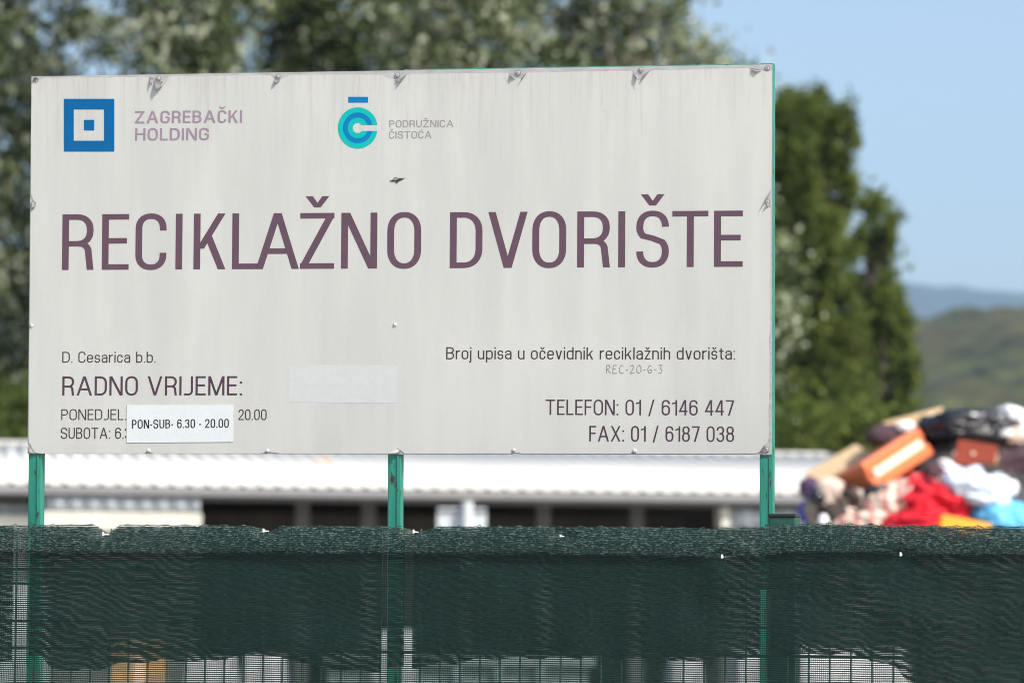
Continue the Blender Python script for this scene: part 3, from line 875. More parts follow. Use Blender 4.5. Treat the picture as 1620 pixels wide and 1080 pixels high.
def sheetwall(x0, x1, z0, z1, y, name, step=.2):
    V, Q, pr = [], [], []; x = x0
    while x < x1:
        pr += [(x, 0), (x + step * .55, 0), (x + step * .7, -.035), (x + step * .9, -.035)]; x += step
    for xx, dy in pr: V += [(xx, y + dy, z0), (xx, y + dy, z1)]
    for i in range(len(pr) - 1): Q.append((2 * i, 2 * i + 1, 2 * i + 3, 2 * i + 2))
    o = link(name, npmesh(name, V, Q), M_wall, shed); o.modifiers.new('thick', 'SOLIDIFY').thickness = .01; return o
xa, xb = hp_(70, 800)[0], hp_(313, 800)[0]; zc = hp_(200, 812)[1]
zt_ = hp_(200, 781)[1]
sheetwall(xa, xb, zc + .01, ez - .13, -.46, 'wall_panel')
MB().box((xa - .05, -.51, zc - .22), (xb + .02, .1, zc), None, .02).build('base_wall', M_cream, shed)
M_plinth = plain('grey_plinth', (.10, .10, .095), .9, .25, 2)
MB().box((xa - .04, -.47, 0), (xb + .01, .1, zc - .222)).build('plinth', M_plinth, shed)
xl = hp_(66, 800)[0]
sheetwall(ex0, xl - .1, hp_(20, 814)[1], hp_(20, 795)[1], -.1, 'wall_panel')
zl = hp_(20, 815)[1]
MB().box((ex0, -.3, zl - .15), (xl - .12, .1, zl)).build('base_wall', M_cream, shed)
MB().box((ex0, -.27, 0), (xl - .13, .1, zl - .152)).build('plinth', M_plinth, shed)
xr0, xr1 = hp_(1131, 800)[0], ex1
sheetwall(xr0 + .12, xr1, hp_(1170, 836)[1], ez - .17, -.36, 'wall_panel', .24)
MB().box((xr0, -.38, 0), (xr1, -.1, hp_(1170, 836)[1] - .004)).build('plinth', M_plinth, shed)
MB().box((xr0, -.42, hp_(1170, 836)[1]), (xr0 + .1, 0, ez - .165)).build('door_jamb', M_cream, shed)
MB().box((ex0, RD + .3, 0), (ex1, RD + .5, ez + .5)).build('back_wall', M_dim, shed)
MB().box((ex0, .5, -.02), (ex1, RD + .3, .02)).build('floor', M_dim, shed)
for px in (480, 585, 862, 1010):
    x = hp_(px, 800)[0]; MB().box((x - .08, .05, 0), (x + .08, .2, ez - .14)).build('post', M_steelp, shed)
# dim rails and stacked boards inside
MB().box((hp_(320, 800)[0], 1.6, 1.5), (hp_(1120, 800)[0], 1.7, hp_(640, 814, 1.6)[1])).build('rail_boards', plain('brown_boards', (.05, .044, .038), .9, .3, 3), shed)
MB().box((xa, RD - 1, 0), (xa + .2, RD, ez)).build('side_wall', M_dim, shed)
def on_roof(px, py):
    Rm = SHED_M.to_3x3(); d = Rm.transposed() @ ray(px, py); o = Rm.transposed() @ (CAM - SHO)
    k = (rz - ez) / (RD + .45); t = (ez + .45 * k + k * o.y - o.z) / (d.z - k * d.y); q = o + d * t
    return (q.x, q.y, q.z + .037)
rs = random.Random(3)
MB().poly([on_roof(511 + 15 * rs.uniform(.5, 1.1) * math.cos(a * .4488), 733 + 7 * rs.uniform(.5, 1.1) * math.sin(a * .4488)) for a in range(14)]).build('rust_stain', plain('roof_rust', (.52, .33, .17), .9, .25, 6), shed)
# pale board on a post in front of the opening
o = at(729, 960, 41.5); o.z = 0
bd = empty('notice_board', Matrix.Translation(o), 'pale grey board on a thick pole before the dark shed opening', 'board')
sx = 5895 / 41.5
zt = at(729, 803, 41.5).z; M_board = plain('pale_board', (.52, .56, .58), .5, .08, 4)
MB().box((-39 / sx, .0, zt - .26), (39 / sx, .05, zt), None, .012).build('panel', M_board, bd)
MB().box((-39 / sx, -.02, zt - .05), (39 / sx, -.002, zt - .02)).build('top_strip', M_steelp, bd)
MB().cyl((9 / sx, -.09, 0), (9 / sx, -.09, zt - .27), .05, n=14).build('pole', M_steelp, bd)
MB().cyl((9 / sx, -.09, zt - .268), (9 / sx, -.09, at(738, 793, 41.5).z), .065, n=14).build('pole_sleeve', M_board, bd)

# ------------------------------------------------------------------ foliage
def crown(name, blobs, leaf, mats, weights, seed, per=60, rc=.32, k=22, shell=.45, up=0.0):
    rg = np.random.default_rng(seed)
    C = []
    for (x, y, z, rx, ry, rz_, n) in blobs:
        d = rg.normal(size=(n, 3)); d /= np.linalg.norm(d, axis=1)[:, None]
        r = rg.random(n) ** shell
        C.append(np.array([x, y, z]) + d * r[:, None] * np.array([rx, ry, rz_]))
    C = np.concatenate(C); nC = len(C)
    # leaf sprays: elongated clumps around every twig end
    ax = rg.normal(size=(nC, 3)) + np.array([0, 0, up]); ax /= np.linalg.norm(ax, axis=1)[:, None]
    sz = rc * (.6 + .8 * rg.random(nC))
    t = rg.normal(size=(nC, k)); P = C[:, None, :] + ax[:, None, :] * (t * sz[:, None])[:, :, None] + rg.normal(size=(nC, k, 3)) * (sz * .42)[:, None, None]
    P = P.reshape(-1, 3); n = len(P)
    a = rg.normal(size=(n, 3)); a /= np.linalg.norm(a, axis=1)[:, None]
    b = rg.normal(size=(n, 3)); b -= (b * a).sum(1)[:, None] * a; b /= np.linalg.norm(b, axis=1)[:, None]
    L = leaf * (.6 + .8 * rg.random(n))[:, None]; Wd = L * .62
    V = np.stack([P - a * L / 2, P + b * Wd / 2, P + a * L / 2, P - b * Wd / 2], 1).reshape(-1, 3)
    Q = np.arange(n * 4).reshape(n, 4)
    cw = rg.choice(len(mats), size=nC, p=weights); idx = np.repeat(cw, k)
    flip = rg.random(n) < .22; idx[flip] = rg.choice(len(mats), size=flip.sum(), p=weights)
    return npmesh(name, V, Q, idx)
M_bark = plain('bark', (.10, .085, .065), .9, .4, 3, bmp=.6, stretch=(1, 1, .2))
L_dark = leaf_mat('leaf_dark', (.044, .064, .022), .3)
L_mid = leaf_mat('leaf_olive', (.125, .160, .065), .38)
L_sil = leaf_mat('leaf_silver', (.47, .50, .385), .35, .5)
L_grn = leaf_mat('leaf_green', (.105, .145, .034), .45)
L_grn2 = leaf_mat('leaf_yellow_green', (.175, .21, .055), .5)
L_deep = leaf_mat('leaf_deep_green', (.046, .072, .022), .35)

def tree(name, label, cat, group, base_px, depth, blobs_px, leaf, mats, weights, seed, dens=1.0, trunk_r=.22, **kw):
    base = at(base_px, 960, depth); base.z = 0
    s = FPX / depth
    root = empty(name, Matrix.Translation(base), label, cat, group)
    rr = random.Random(seed); B = []
    for q in blobs_px:
        px, py, rx = q[:3]; rz_ = q[3] if len(q) > 3 else rx; f = q[4] if len(q) > 4 else 1
        w = at(px, py, depth); r = rx / s
        B.append((w.x - base.x, rr.uniform(-.7, .7) * max(r, 1.0), w.z, r, r * rr.uniform(.8, 1.2), rz_ / s, max(6, int(dens * f * 62 * r * (rz_ / s)))))
    link('crown', crown('crown', B, leaf, mats, weights, seed, **kw), mats, root)
    tr = MB(); topz_ = max(b[2] for b in B)
    pts = [Vector((0, 0, -.2))] + [Vector((rr.uniform(-.25, .25), rr.uniform(-.2, .2), topz_ * .85 * i / 5)) for i in range(1, 6)]
    for i in range(5): tr.cyl(pts[i], pts[i + 1], trunk_r * (1 - .16 * i), trunk_r * (1 - .16 * (i + 1)), 10)
    for b in B:
        st_ = pts[0].lerp(pts[-1], max(.12, min(.95, (b[2] - b[5] * 1.2) / (topz_ * .85 + .01))))
        mid = st_.lerp(Vector(b[:3]), .5) + Vector((0, 0, -.15 * b[3]))
        tr.cyl(st_, mid, trunk_r * .36, trunk_r * .24, 7); tr.cyl(mid, Vector(b[:3]), trunk_r * .24, trunk_r * .08, 7)
    tr.build('trunk', M_bark, root, smooth=True)
    return root
silv = [L_dark, L_mid, L_sil]
GT = 'silver leaved trees behind the sign'
tree('silver_tree', 'tall thin crowned silver leaved tree at the left edge of the sign, sky showing through', 'tree', GT, 40, 84,
     [(5, 50, 75, 75, .8), (105, 30, 62, 60, .6), (70, 110, 60, 50, .7), (10, 175, 70, 70, .9), (70, 220, 80), (-60, 130, 90, 100), (-80, 300, 110, 120), (20, 330, 80, 80, .8), (10, 450, 80, 70, .9), (70, 480, 90),
      (-90, 480, 110), (30, 570, 85), (-60, 620, 110, 90), (60, 660, 100, 70), (30, -70, 90), (120, -90, 90), (-60, -40, 90), (170, 60, 45, 60, .55), (150, 200, 90), (150, 380, 100)],
     .17, silv, [.36, .36, .28], 11, dens=1.15, rc=.34)
tree('silver_tree', 'broad silver leaved tree above the square blue emblem, pale leaf clusters', 'tree', GT, 290, 82,
     [(235, 40, 60), (300, 75, 70), (355, 55, 60), (260, 110, 60), (340, 120, 60), (300, -20, 90), (220, -60, 80), (380, -50, 80), (300, 230, 120), (200, 300, 90, 90, .5), (380, 300, 100, 100, .5), (300, 420, 120, 110, .5), (300, 580, 130, 110, .5)],
     .17, silv, [.24, .34, .42], 12, dens=.95, rc=.34)
tree('silver_tree', 'darkest of the silver leaved trees, above the ring emblem', 'tree', GT, 510, 86,
     [(430, 20, 60), (480, 60, 65), (545, 40, 70), (590, 95, 55), (450, 110, 60), (520, 125, 70), (500, -40, 90), (600, -50, 80), (500, 240, 120, 110, .5), (430, 380, 110, 100, .5), (560, 400, 120, 110, .5), (500, 560, 140, 120, .5)],
     .17, silv, [.50, .34, .16], 13, dens=1.15, rc=.34)
tree('silver_tree', 'silver leaved tree with grey green crown above the middle of the sign', 'tree', GT, 740, 82,
     [(640, 35, 60), (690, 75, 65), (760, 40, 70), (820, 80, 65), (650, 115, 55), (735, 120, 70), (700, -50, 90), (810, -40, 90), (730, 240, 120, 110, .5), (660, 380, 110, 110, .5), (800, 400, 120, 110, .5), (740, 560, 140, 120, .5)],
     .17, silv, [.24, .40, .36], 14, dens=1.05, rc=.34)
tree('silver_tree', 'silver leaved tree whose feathery right edge meets the sky above the sign corner', 'tree', GT, 985, 83,
     [(880, 50, 65), (945, 30, 65), (1000, 70, 65), (1045, 35, 50), (1075, 85, 48), (1115, 100, 36), (1150, 120, 30, 36, .7), (1178, 128, 18, 30, .5), (1060, 0, 38), (900, 115, 60), (980, 120, 60), (940, -50, 90), (1030, -60, 50), (1150, 180, 50), (1060, 200, 90),
      (950, 250, 120, 110, .5), (1050, 330, 110, 110, .5), (900, 420, 120, 110, .5), (1000, 560, 140, 120, .5)],
     .16, silv, [.24, .38, .38], 15, dens=.95, rc=.32)
tree('silver_tree', 'low silver leaved tree just right of the sign, before the dark poplar', 'tree', GT, 1190, 78,
     [(1160, 330, 70), (1215, 400, 42, 50, .8), (1236, 440, 36, 40, .9), (1240, 520, 36, 44, .9), (1205, 470, 60), (1160, 560, 90), (1225, 590, 36, 40, .7), (1130, 450, 90), (1160, 680, 90, 60), (1236, 680, 34, 34, .7)],
     .16, silv, [.30, .32, .38], 16, dens=.85, rc=.28)
GP = 'dark green poplars right of the sign'
pop = [L_deep, L_grn, L_grn2]
tree('poplar_tree', 'taller dark green poplar right beside the sign, lobed top against the sky', 'tree', GP, 1285, 88,
     [(1244, 178, 30, 42), (1300, 176, 30, 36), (1272, 182, 24, 34), (1292, 215, 30, 40), (1335, 205, 22, 40), (1250, 240, 36, 44), (1322, 262, 32, 40), (1345, 290, 18, 28), (1256, 300, 46, 48), (1318, 325, 32, 36), (1240, 360, 40), (1290, 378, 46),
      (1330, 400, 26, 30, .6), (1250, 440, 46), (1310, 450, 44), (1270, 520, 52), (1330, 530, 44), (1250, 600, 50), (1320, 610, 52), (1210, 250, 50), (1200, 400, 60), (1200, 560, 60), (1285, 690, 70, 50)],
     .15, pop, [.22, .46, .32], 21, dens=3.0, rc=.16, k=26, shell=.4, up=1.5, trunk_r=.2)
tree('poplar_tree', 'shorter dark green poplar farther right of the sign, before the hills', 'tree', GP, 1385, 90,
     [(1384, 326, 20, 30), (1402, 355, 20, 28), (1366, 372, 22, 30, .7), (1396, 400, 28, 32), (1412, 445, 22, 32), (1368, 450, 26, 36, .8), (1400, 490, 36, 36), (1428, 520, 20, 36), (1362, 520, 36, 40), (1410, 560, 38), (1434, 590, 20, 36), (1370, 600, 42),
      (1420, 640, 34, 40), (1380, 680, 60, 50)],
     .15, pop, [.24, .46, .30], 22, dens=3.0, rc=.15, k=26, shell=.4, up=1.5, trunk_r=.18)
GB = 'bushes at the foot of the trees'
for i, (lab, b) in enumerate((('rounded green bush just right of the sign, above the shed roof', [(1235, 690, 50, 34), (1275, 675, 44, 40), (1260, 720, 60, 30)]),
                              ('wide green bush before the two poplars, above the rubbish heap edge', [(1330, 690, 48, 44), (1380, 670, 44, 44), (1350, 720, 60, 36)]),
                              ('dark green bush at the left frame edge above the shed roof', [(20, 640, 70, 50), (-40, 670, 80, 60), (60, 690, 70, 50)]))):
    tree('bush', lab, 'bush', GB, b[1][0], 76, b, .15, pop, [.22, .46, .32] if i < 2 else [.4, .45, .15], 40 + i, dens=1.5, rc=.26, trunk_r=.07)

# ------------------------------------------------------------------ the rubbish heap on the right
HD = 30.0; HS = FPX / HD
def cloth(name, c, rough=.7, spec=.3, var=.15, sheen=None):
    return plain(name, c, rough, var, 5, bmp=.4, spec=spec)
M_red = cloth('red_cloth', (.52, .008, .022))
M_whitebag = cloth('white_plastic', (.80, .80, .82), .4, .5, .05)
M_palebag = cloth('pale_blue_plastic', (.56, .66, .80), .4, .5, .06)
M_cyan = cloth('sky_blue_plastic', (.10, .42, .70), .45, .5, .12)
M_blackbag = cloth('black_plastic', (.012, .014, .020), .28, .6, .3)
M_plum = cloth('plum_upholstery', (.075, .045, .055), .9, .2, .2)
M_cream2 = cloth('cream_cloth', (.66, .52, .43), .9, .2, .1)
M_browncl = cloth('dark_brown_cloth', (.05, .038, .033), .9, .2, .3)
M_bluecl = cloth('blue_cloth', (.06, .075, .36), .8, .3, .2)
M_orange = plain('orange_veneer', (.62, .115, .012), .4, .08, 4, bmp=.05, stretch=(1, 6, 6))
M_oshade = plain('orange_veneer_shaded', (.40, .085, .015), .45, .15, 4, bmp=.05, stretch=(1, 6, 6))  # the orange darkened: shade on the chest's side painted into the colour
M_redbrown = plain('red_brown_veneer', (.26, .042, .016), .4, .15, 4, bmp=.05, stretch=(1, 6, 6))
M_tan = plain('raw_chipboard', (.56, .40, .23), .8, .1, 30, bmp=.1)
M_pale = plain('pale_strip', (.78, .58, .44), .6, .05, 10, bmp=0)
M_yellow = plain('yellow_plastic', (.80, .36, .02), .45, .1, 5, bmp=.1)
def striped():
    m, n, p = nodes('striped_ticking')
    v = mapped(n, (1, 1, 1)); w = N(n, 'ShaderNodeTexWave'); w.inputs['Scale'].default_value = 2.6; w.inputs['Distortion'].default_value = 1.5; w.inputs['Detail'].default_value = 1
    n.links.new(v, w.inputs['Vector'])
    n.links.new(ramp(n, w.outputs['Fac'], [(.55, (.66, .54, .45)), (.78, (.46, .20, .18))]), p.inputs['Base Color']); p.inputs['Roughness'].default_value = .9
    bump(n, p, noise_tex(n, v, 6), .5, .04); return m
M_stripe = striped()
GH = 'pieces of the rubbish heap'
def lump(name, label, cat, c, size, depth, m, seed, ry=0, dy=None, fold=.30, freq=2.3, sub=5, part='fabric'):
    """crumpled bag / bundle / garment as one closed creased skin"""
    w = at(c[0], c[1], depth); s = FPX / depth
    hx, hz = size[0] / 2 / s, size[1] / 2 / s; hy = dy or min(hx, hz * 1.6)
    b = bmesh.new(); bmesh.ops.create_icosphere(b, subdivisions=sub, radius=1)
    sd = Vector((seed * 3.7, seed * 1.3, seed * 2.1))
    for v in b.verts:
        p = v.co.copy(); q = p * freq + sd
        crease = 1 - 2 * abs(noise.noise(q)); crease2 = 1 - 2 * abs(noise.noise(q * 2.3 + Vector((5, 1, 2)))); low_ = noise.noise(p * .9 + sd)
        f = 1 + fold * (.55 * (crease - .5) + .3 * (crease2 - .5)) + .30 * low_
        # superellipsoid: fuller shoulders, flat underside
        p = Vector([math.copysign(abs(x) ** .82, x) for x in p]) * f
        if p.z < -.55: p.z = -.55 + (p.z + .55) * .35
        v.co = Vector((p.x * hx, p.y * hy, p.z * hz))
    M = Matrix.Rotation(math.radians(-ry), 4, 'Y')
    bmesh.ops.transform(b, matrix=M, verts=b.verts)
    me = bpy.data.meshes.new(name); b.to_mesh(me); b.free()
    o = link(name, me, m, smooth=True); o.location = w
    return tag(o, label, cat, GH)
def board(name, label, cat, c, dims, depth, m, roll, yaw, pitch=0, bev=.006):
    o = MB().box([-d / 2 for d in dims], [d / 2 for d in dims], None, bev).build(name, m)
    o.location = at(c[0], c[1], depth)
    o.rotation_euler = (Matrix.Rotation(math.radians(yaw), 3, 'Z') @ Matrix.Rotation(math.radians(-roll), 3, 'Y') @ Matrix.Rotation(math.radians(pitch), 3, 'X')).to_euler()
    return tag(o, label, cat, GH) if label else o

# mound of trodden refuse that carries the pieces
def mound_mat():
    m, n, p = nodes('mixed_refuse')
    v = mapped(n); t = N(n, 'ShaderNodeTexVoronoi'); t.inputs['Scale'].default_value = 4.5; n.links.new(v, t.inputs['Vector'])
    c = ramp(n, t.outputs['Color'], [(0.1, (.02, .018, .018)), (.45, (.06, .045, .045)), (.6, (.10, .08, .075)), (.75, (.04, .04, .05)), (.9, (.26, .22, .2))])
    n.links.new(c, p.inputs['Base Color']); p.inputs['Roughness'].default_value = .8
    return m
mtop = lerp_pts([(at(x, y, HD + .5).x, at(x, y, HD + .5).z) for x, y in ((1235, 1100), (1262, 850), (1285, 800), (1340, 760), (1390, 725), (1450, 690), (1520, 685), (1600, 690), (1680, 700), (1800, 780), (2000, 1080))])
V, Q = [], []; nx, ny = 90, 60; xm0, xm1 = at(1215, 900, HD).x, at(2060, 900, HD).x
for j in range(ny + 1):
    for i in range(nx + 1):
        x = xm0 + (xm1 - xm0) * i / nx; t = -1 + 2 * j / ny; y = HD + .6 + t * 1.6
        env = max(0, 1 - abs(t) ** 3.2); z = max(-.02, mtop(x)) * env + (abs(noise.noise((x * 3, y * 3, 2))) - .3) * .22 + noise.noise((x * 9, y * 9, 4)) * .06
        V.append((x, y - .25 * env, max(-.03, z - .06)))
for j in range(ny):
    for i in range(nx): Q.append((j * (nx + 1) + i, j * (nx + 1) + i + 1, (j + 1) * (nx + 1) + i + 1, (j + 1) * (nx + 1) + i))
tag(link('rubbish_mound', npmesh('rubbish_mound', V, Q), mound_mat()), 'dark mixed refuse under the coloured pieces of the heap', 'rubbish', kind='stuff')

# orange drawer chest lying tilted on the heap
ch = empty('drawer_chest', Matrix.Translation(at(1396, 737, HD - .3)) @ (Matrix.Rotation(math.radians(31), 4, 'Z') @ Matrix.Rotation(math.radians(-29), 4, 'Y') @ Matrix.Rotation(math.radians(-14), 4, 'X')),
           'bright orange veneered chest with a pale stripe, tilted on the heap', 'chest', GH)
cw, cdp, chh = .64, .50, .245
MB().box((-cw / 2, -cdp / 2 + .02, -chh / 2), (cw / 2, cdp / 2, chh / 2), None, .006).build('body', M_oshade, ch)
MB().box((-cw / 2 + .003, -cdp / 2, .036), (cw / 2 - .003, -cdp / 2 + .018, chh / 2 - .003), None, .004).build('front_board', M_orange, ch)
MB().box((-cw / 2 + .003, -cdp / 2, -chh / 2 + .003), (cw / 2 - .003, -cdp / 2 + .018, -.036), None, .004).build('front_board', M_orange, ch)
MB().box((-cw / 2 + .06, -cdp / 2 - .004, -.034), (cw / 2 - .05, -cdp / 2 + .016, .034), None, .004).build('pale_stripe', M_pale, ch)
MB().cyl((-cw / 2 - .012, -.02, -.01), (-cw / 2 + .002, -.02, -.01), .018).build('knob', M_tan, ch)
board('chipboard_sheet', 'tan chipboard sheet leaning up the left slope behind the orange chest', 'board', (1326, 736), (.50, .30, .05), HD + .3, M_tan, 30, 10, 18)
tb = board('wooden_board', 'long tan board sloping on the very top of the heap', 'board', (1444, 663), (.50, .12, .075), HD + .2, M_tan, 15, 6)
lump('white_bundle', 'small white crumpled paper under the long tan board', 'paper', (1433, 676), (34, 18), HD, M_whitebag, 3)
lump('white_bundle', 'small white crumpled paper at the right end of the long tan board', 'paper', (1484, 662), (40, 16), HD + .1, M_whitebag, 4, 8)
lump('cushion', 'dark plum cushion between the long tan board and the orange chest', 'cushion', (1408, 690), (66, 38), HD + .1, M_plum, 5, 4, fold=.12)
lump('cushion', 'large dark plum cushion below the red brown drawer at the right frame edge', 'cushion', (1606, 738), (96, 50), HD - .2, M_plum, 6, 22, fold=.16)
lump('rubbish_bag', 'big shiny black rubbish bag across the top of the heap', 'bag', (1532, 681), (152, 58), HD + .05, M_blackbag, 7, -3, fold=.36, dy=.30)
lump('rubbish_bag', 'small black rubbish bag in the hollow right of the orange chest', 'bag', (1496, 716), (60, 50), HD + .15, M_blackbag, 8, 20, fold=.3)
lump('rubbish_bag', 'white plastic bag at the upper right end of the black bag', 'bag', (1602, 664), (56, 36), HD + .1, M_whitebag, 9, -25, fold=.2)
lump('cloth_bundle', 'cream bundle below the white bag at the right frame edge', 'bundle', (1612, 692), (40, 34), HD - .1, M_cream2, 10)
lump('white_bundle', 'tiny white crumpled paper on the right end of the black bag', 'paper', (1592, 685), (18, 14), HD - .25, M_whitebag, 14)
dr = empty('drawer', Matrix.Translation(at(1544, 719, HD - .5)) @ (Matrix.Rotation(math.radians(-14), 4, 'Z') @ Matrix.Rotation(math.radians(9), 4, 'Y') @ Matrix.Rotation(math.radians(-14), 4, 'X')),
           'red brown wooden drawer wedged under the black bag', 'drawer', GH)
MB().box((-.16, -.012, -.10), (.16, .012, .10), None, .005).build('front_panel', M_redbrown, dr)
MB().box((-.15, .013, -.09), (.15, .26, .08), None, .004).build('box', M_tan, dr)
MB().cyl((-.02, -.03, 0), (-.02, -.012, 0), .014).build('knob', M_pale, dr)
lump('cloth_bundle', 'pale pinkish bundle at the left end of the red brown drawer', 'bundle', (1515, 726), (20, 22), HD - .3, M_cream2, 15)
lump('rubbish_bag', 'white plastic bag right of the orange chest, above the red cloth', 'bag', (1508, 752), (70, 44), HD - .35, M_whitebag, 16, -14, fold=.22)
lump('rubbish_bag', 'large pale bluish bag in the middle right of the heap', 'bag', (1540, 776), (104, 70), HD - .55, M_palebag, 17, -10, fold=.26)
lump('rubbish_bag', 'small white bag beside the bluish bag near the right frame edge', 'bag', (1592, 775), (36, 36), HD - .4, M_whitebag, 18, 10)
lump('rubbish_bag', 'pale bluish bag cut by the right frame edge above the sky blue bag', 'bag', (1618, 787), (40, 44), HD - .3, M_palebag, 19, 10)
lump('rubbish_bag', 'bright sky blue bag at the lower right of the heap', 'bag', (1586, 820), (98, 58), HD - .6, M_cyan, 20, -8, fold=.25)
lump('rubbish_bag', 'dark bag behind the sky blue bag at the right frame edge', 'bag', (1612, 812), (44, 44), HD - .35, M_blackbag, 21, 0)
lump('red_cloth', 'crumpled bright red cloth draped down the middle of the heap', 'cloth', (1478, 806), (120, 84), HD - .55, M_red, 22, -28, fold=.4, dy=.24)
lump('red_cloth', 'lower fold of bright red cloth left of the yellow board', 'cloth', (1450, 828), (120, 54), HD - .7, M_red, 23, 8, fold=.35, dy=.22)
lump('red_cloth', 'small red rag under the lower edge of the orange chest', 'cloth', (1438, 760), (16, 30), HD - .25, M_red, 24, 10)
board('yellow_board', 'yellow orange plastic board in front of the red cloth', 'board', (1526, 832), (.40, .10, .11), HD - 1.0, M_yellow, -10, 8)
lump('striped_mattress', 'cream and red striped mattress cover bunched left of the red cloth', 'mattress cover', (1408, 800), (110, 64), HD - .5, M_stripe, 25, 32, fold=.45, dy=.25)
lump('striped_cushion', 'cream and red striped cushion beside the pale bundle on the left slope', 'cushion', (1358, 792), (50, 40), HD - .5, M_stripe, 26, -10, fold=.3)
lump('striped_sheet', 'cream sheet with red stripes along the net at the foot of the heap', 'sheet', (1366, 826), (90, 36), HD - .7, M_stripe, 31, 6, fold=.3)
lump('cloth_bundle', 'round pale cream bundle on the left slope below the orange chest', 'bundle', (1314, 773), (40, 40), HD - .45, M_cream2, 27, fold=.2)
lump('cloth_bundle', 'greyish tan bundle at the lower left foot of the heap', 'bundle', (1300, 806), (46, 46), HD - .5, cloth('tan_cloth', (.33, .27, .22)), 28, 40, fold=.35)
lump('cloth_bundle', 'dark brown bundle between the tan bundle and the striped sheet', 'bundle', (1318, 815), (40, 38), HD - .65, M_browncl, 29, 10)
lump('cloth_bundle', 'small white bundle in front of the dark brown bundle', 'bundle', (1303, 824), (18, 18), HD - .9, M_whitebag, 32)
lump('cushion', 'dark purple cushion at the upper left foot of the heap', 'cushion', (1279, 775), (28, 38), HD - .3, cloth('purple_cloth', (.07, .04, .09)), 30)
lump('blue_bag', 'blue bag at the leftmost foot of the heap beside the fence post', 'bag', (1277, 812), (26, 40), HD - .3, M_bluecl, 33)

# small odds and ends poking out between the large pieces
M_bits = {'black': M_blackbag, 'dark brown': M_browncl, 'cream': M_cream2, 'plum': M_plum, 'white': M_whitebag}
for i, (kind_, px, py, w, h, where) in enumerate((('dark brown', 1346, 784, 30, 20, 'under the left corner of the orange chest'), ('black', 1388, 776, 40, 22, 'directly below the orange chest'),
        ('black', 1475, 770, 36, 30, 'between the red cloth and the white bag'), ('plum', 1478, 745, 30, 26, 'at the lower right corner of the orange chest'), ('dark brown', 1565, 746, 50, 24, 'under the red brown drawer'),
        ('cream', 1383, 790, 28, 26, 'between the striped cushion and the striped mattress cover'), ('cream', 1341, 812, 30, 22, 'beside the dark brown bundle at the heap foot'),
        ('black', 1560, 804, 34, 24, 'between the bluish bag and the sky blue bag'), ('dark brown', 1352, 806, 26, 18, 'low on the left slope above the striped sheet'), ('cream', 1428, 782, 34, 18, 'on the striped mattress cover by the red cloth'),
        ('black', 1292, 786, 24, 26, 'behind the round pale bundle on the left slope'), ('white', 1575, 752, 20, 14, 'under the large dark plum cushion'))):
    lump('rag', 'small %s rag %s' % (kind_, where), 'rag', (px, py), (w, h), HD - .62, M_bits[kind_], 60 + i, (i * 37) % 60 - 30, fold=.4, sub=4)

# ------------------------------------------------------------------ things glimpsed through the lower net
GS = 'pale sacks glimpsed through the net'
M_sack = cloth('woven_sack', (.36, .36, .365), .8, .2, .06)
def sack(label, x0, x1, ytop, depth, m, seed):
    s = FPX / depth; w = (x1 - x0) / s; b = at((x0 + x1) / 2, 968, depth); b.z = 0; zt = at((x0 + x1) / 2, ytop, depth).z
    root = empty('bulk_sack', Matrix.Translation(b), label, 'sack', GS)
    g = bmesh.new(); bmesh.ops.create_cube(g, size=1); bmesh.ops.subdivide_edges(g, edges=g.edges[:], cuts=7, use_grid_fill=True)
    for v in g.verts:
        p = v.co * 2; bul = 1 + .12 * (1 - p.z * p.z) - .1 * (max(0, p.z) ** 3)
        n1 = noise.noise(p * 1.4 + Vector((seed, 0, 0))) * .07
        v.co = Vector((p.x * w / 2 * (bul + n1), p.y * .45 * (bul + n1), (p.z + 1) / 2 * zt + n1 * .5 * (p.z > 0)))
    me = bpy.data.meshes.new('sack_body'); g.to_mesh(me); g.free(); link('body', me, m, root, smooth=True)
    for sx_ in (-1, 1):
        a = Vector((sx_ * w * .36, -.2, zt * .93)); 
        lp = MB(); lp.cyl(a, a + Vector((sx_ * .03, .2, .1)), .015, n=6); lp.cyl(a + Vector((sx_ * .03, .2, .1)), a + Vector((0, .4, 0)), .015, n=6)
        lp.build('lifting_loop', M_sack, root)
M_greyt = cloth('grey_teal_sack', (.26, .29, .285), .8, .2, .1)
sack('pale sack left of the sign legs gap, second right of the cardboard box', 300, 372, 1040, 22, M_sack, 1)
sack('pale sack behind the net between the cardboard box and the middle leg', 392, 450, 1036, 23, M_sack, 2)
sack('pale sack left of the right sign leg behind the net', 1058, 1108, 1040, 22, M_sack, 3)
sack('pale sack just left of the fence post behind the net', 1160, 1222, 1030, 21, M_sack, 4)
sack('wide white sack right of the fence post behind the net', 1250, 1424, 1026, 20, cloth('white_sack', (.50, .50, .50), .8, .2, .04), 5)
sack('tall narrow greyish sack behind the middle sign leg', 598, 654, 998, 24, M_greyt, 6)
sack('narrow greyish sack behind the left sign leg', 8, 62, 925, 24, M_greyt, 7)
sk = empty('steel_skip', Matrix.Translation(Vector((at(725, 968, 26).x, 26, 0))), 'grey green steel skip behind the lower middle of the net', 'skip')
skw = 420 / (FPX / 26) / 2; skz = at(725, 1036, 26).z
b = MB()
M_skip = plain('grey_green_steel', (.20, .25, .24), .6, .15, 3)
b.prism([(-skw + .15, 0, .1), (skw - .15, 0, .1), (skw, 0, skz), (-skw, 0, skz)], (0, .03, 0))
b.prism([(-skw + .15, 1.5, .1), (skw - .15, 1.5, .1), (skw, 1.5, skz), (-skw, 1.5, skz)], (0, .03, 0))
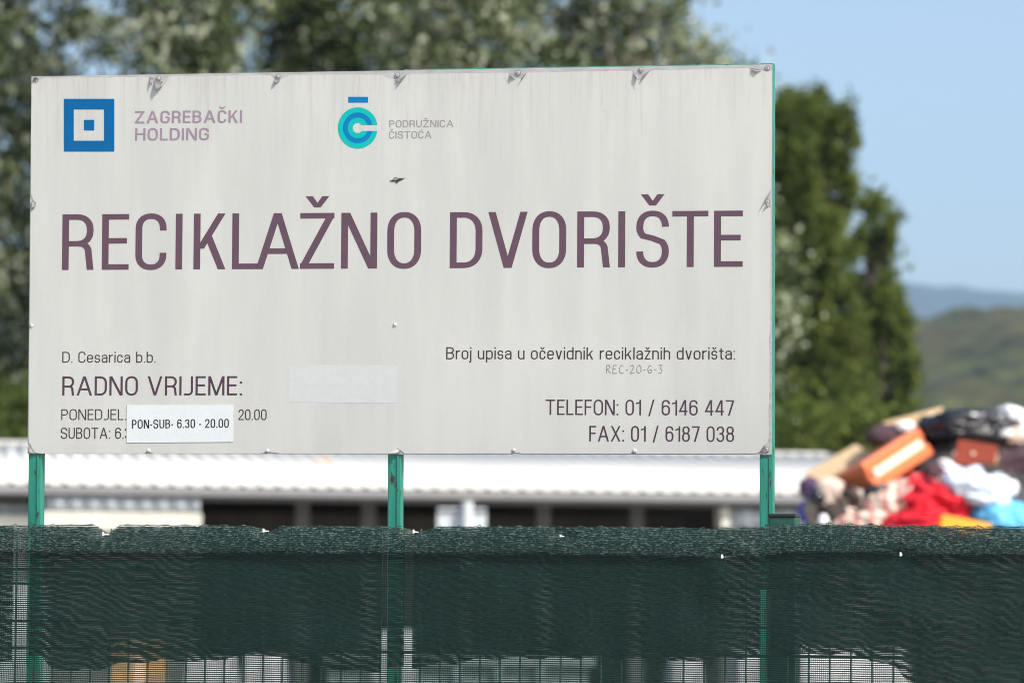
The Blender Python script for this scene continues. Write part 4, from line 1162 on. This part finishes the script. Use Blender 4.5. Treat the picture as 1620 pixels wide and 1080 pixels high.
b.prism([(-skw + .15, .031, .1), (-skw + .15, 1.499, .1), (-skw, 1.499, skz), (-skw, .031, skz)], (.03, 0, 0))
b.prism([(skw - .18, .031, .1), (skw - .18, 1.499, .1), (skw - .03, 1.499, skz), (skw - .03, .031, skz)], (.03, 0, 0))
b.box((-skw + .16, .031, .1), (skw - .16, 1.499, .13)); b.build('body', M_skip, sk)
MB().box((-skw - .03, -.05, skz - .07), (skw + .03, -.002, skz - .004), None, .008).build('rim', M_skip, sk)
for i in range(5):
    x = -skw + .35 + i * (2 * skw - .7) / 4; MB().box((x - .03, -.05, .12), (x + .03, -.002, skz - .075)).build('rib', M_skip, sk)
for i in range(2): MB().box((-skw * .5 + i * skw - .06, .1, 0), (-skw * .5 + i * skw + .06, 1.4, .098)).build('skid', M_skip, sk)
cb = empty('cardboard_box', Matrix.Translation(Vector((at(222, 968, 21).x, 21, 0))) @ Matrix.Rotation(.12, 4, 'Z'), 'tan cardboard box stack glimpsed through the net right of the left leg', 'box')
zt = at(222, 1012, 21).z; w = 44 / (FPX / 21)
M_card = plain('cardboard', (.42, .26, .12), .85, .08, 6)
MB().box((-w, 0, 0), (w, .35, zt * .5), None, .006).build('lower_carton', M_card, cb); MB().box((-w, .01, zt * .5 + .002), (w * .97, .34, zt), None, .006).build('upper_carton', M_card, cb)
MB().box((-.03, .006, zt * .5 + .01), (.03, .009, zt - .01)).build('tape', M_pale, cb)

# ------------------------------------------------------------------ air
hz = MB(); hz.box((-9400, -150, -120), (9400, 9300, 1050))
m = bpy.data.materials.new('air'); m.use_nodes = True; n = m.node_tree; n.nodes.clear()
out = n.nodes.new('ShaderNodeOutputMaterial'); pv = n.nodes.new('ShaderNodeVolumePrincipled')
pv.inputs['Color'].default_value = (.50, .73, .99, 1); pv.inputs['Density'].default_value = .95e-4; pv.inputs['Anisotropy'].default_value = .0
n.links.new(pv.outputs[0], out.inputs['Volume'])
tag(hz.build('haze', m), 'thin bluish summer air over the far hills', 'haze', kind='stuff')
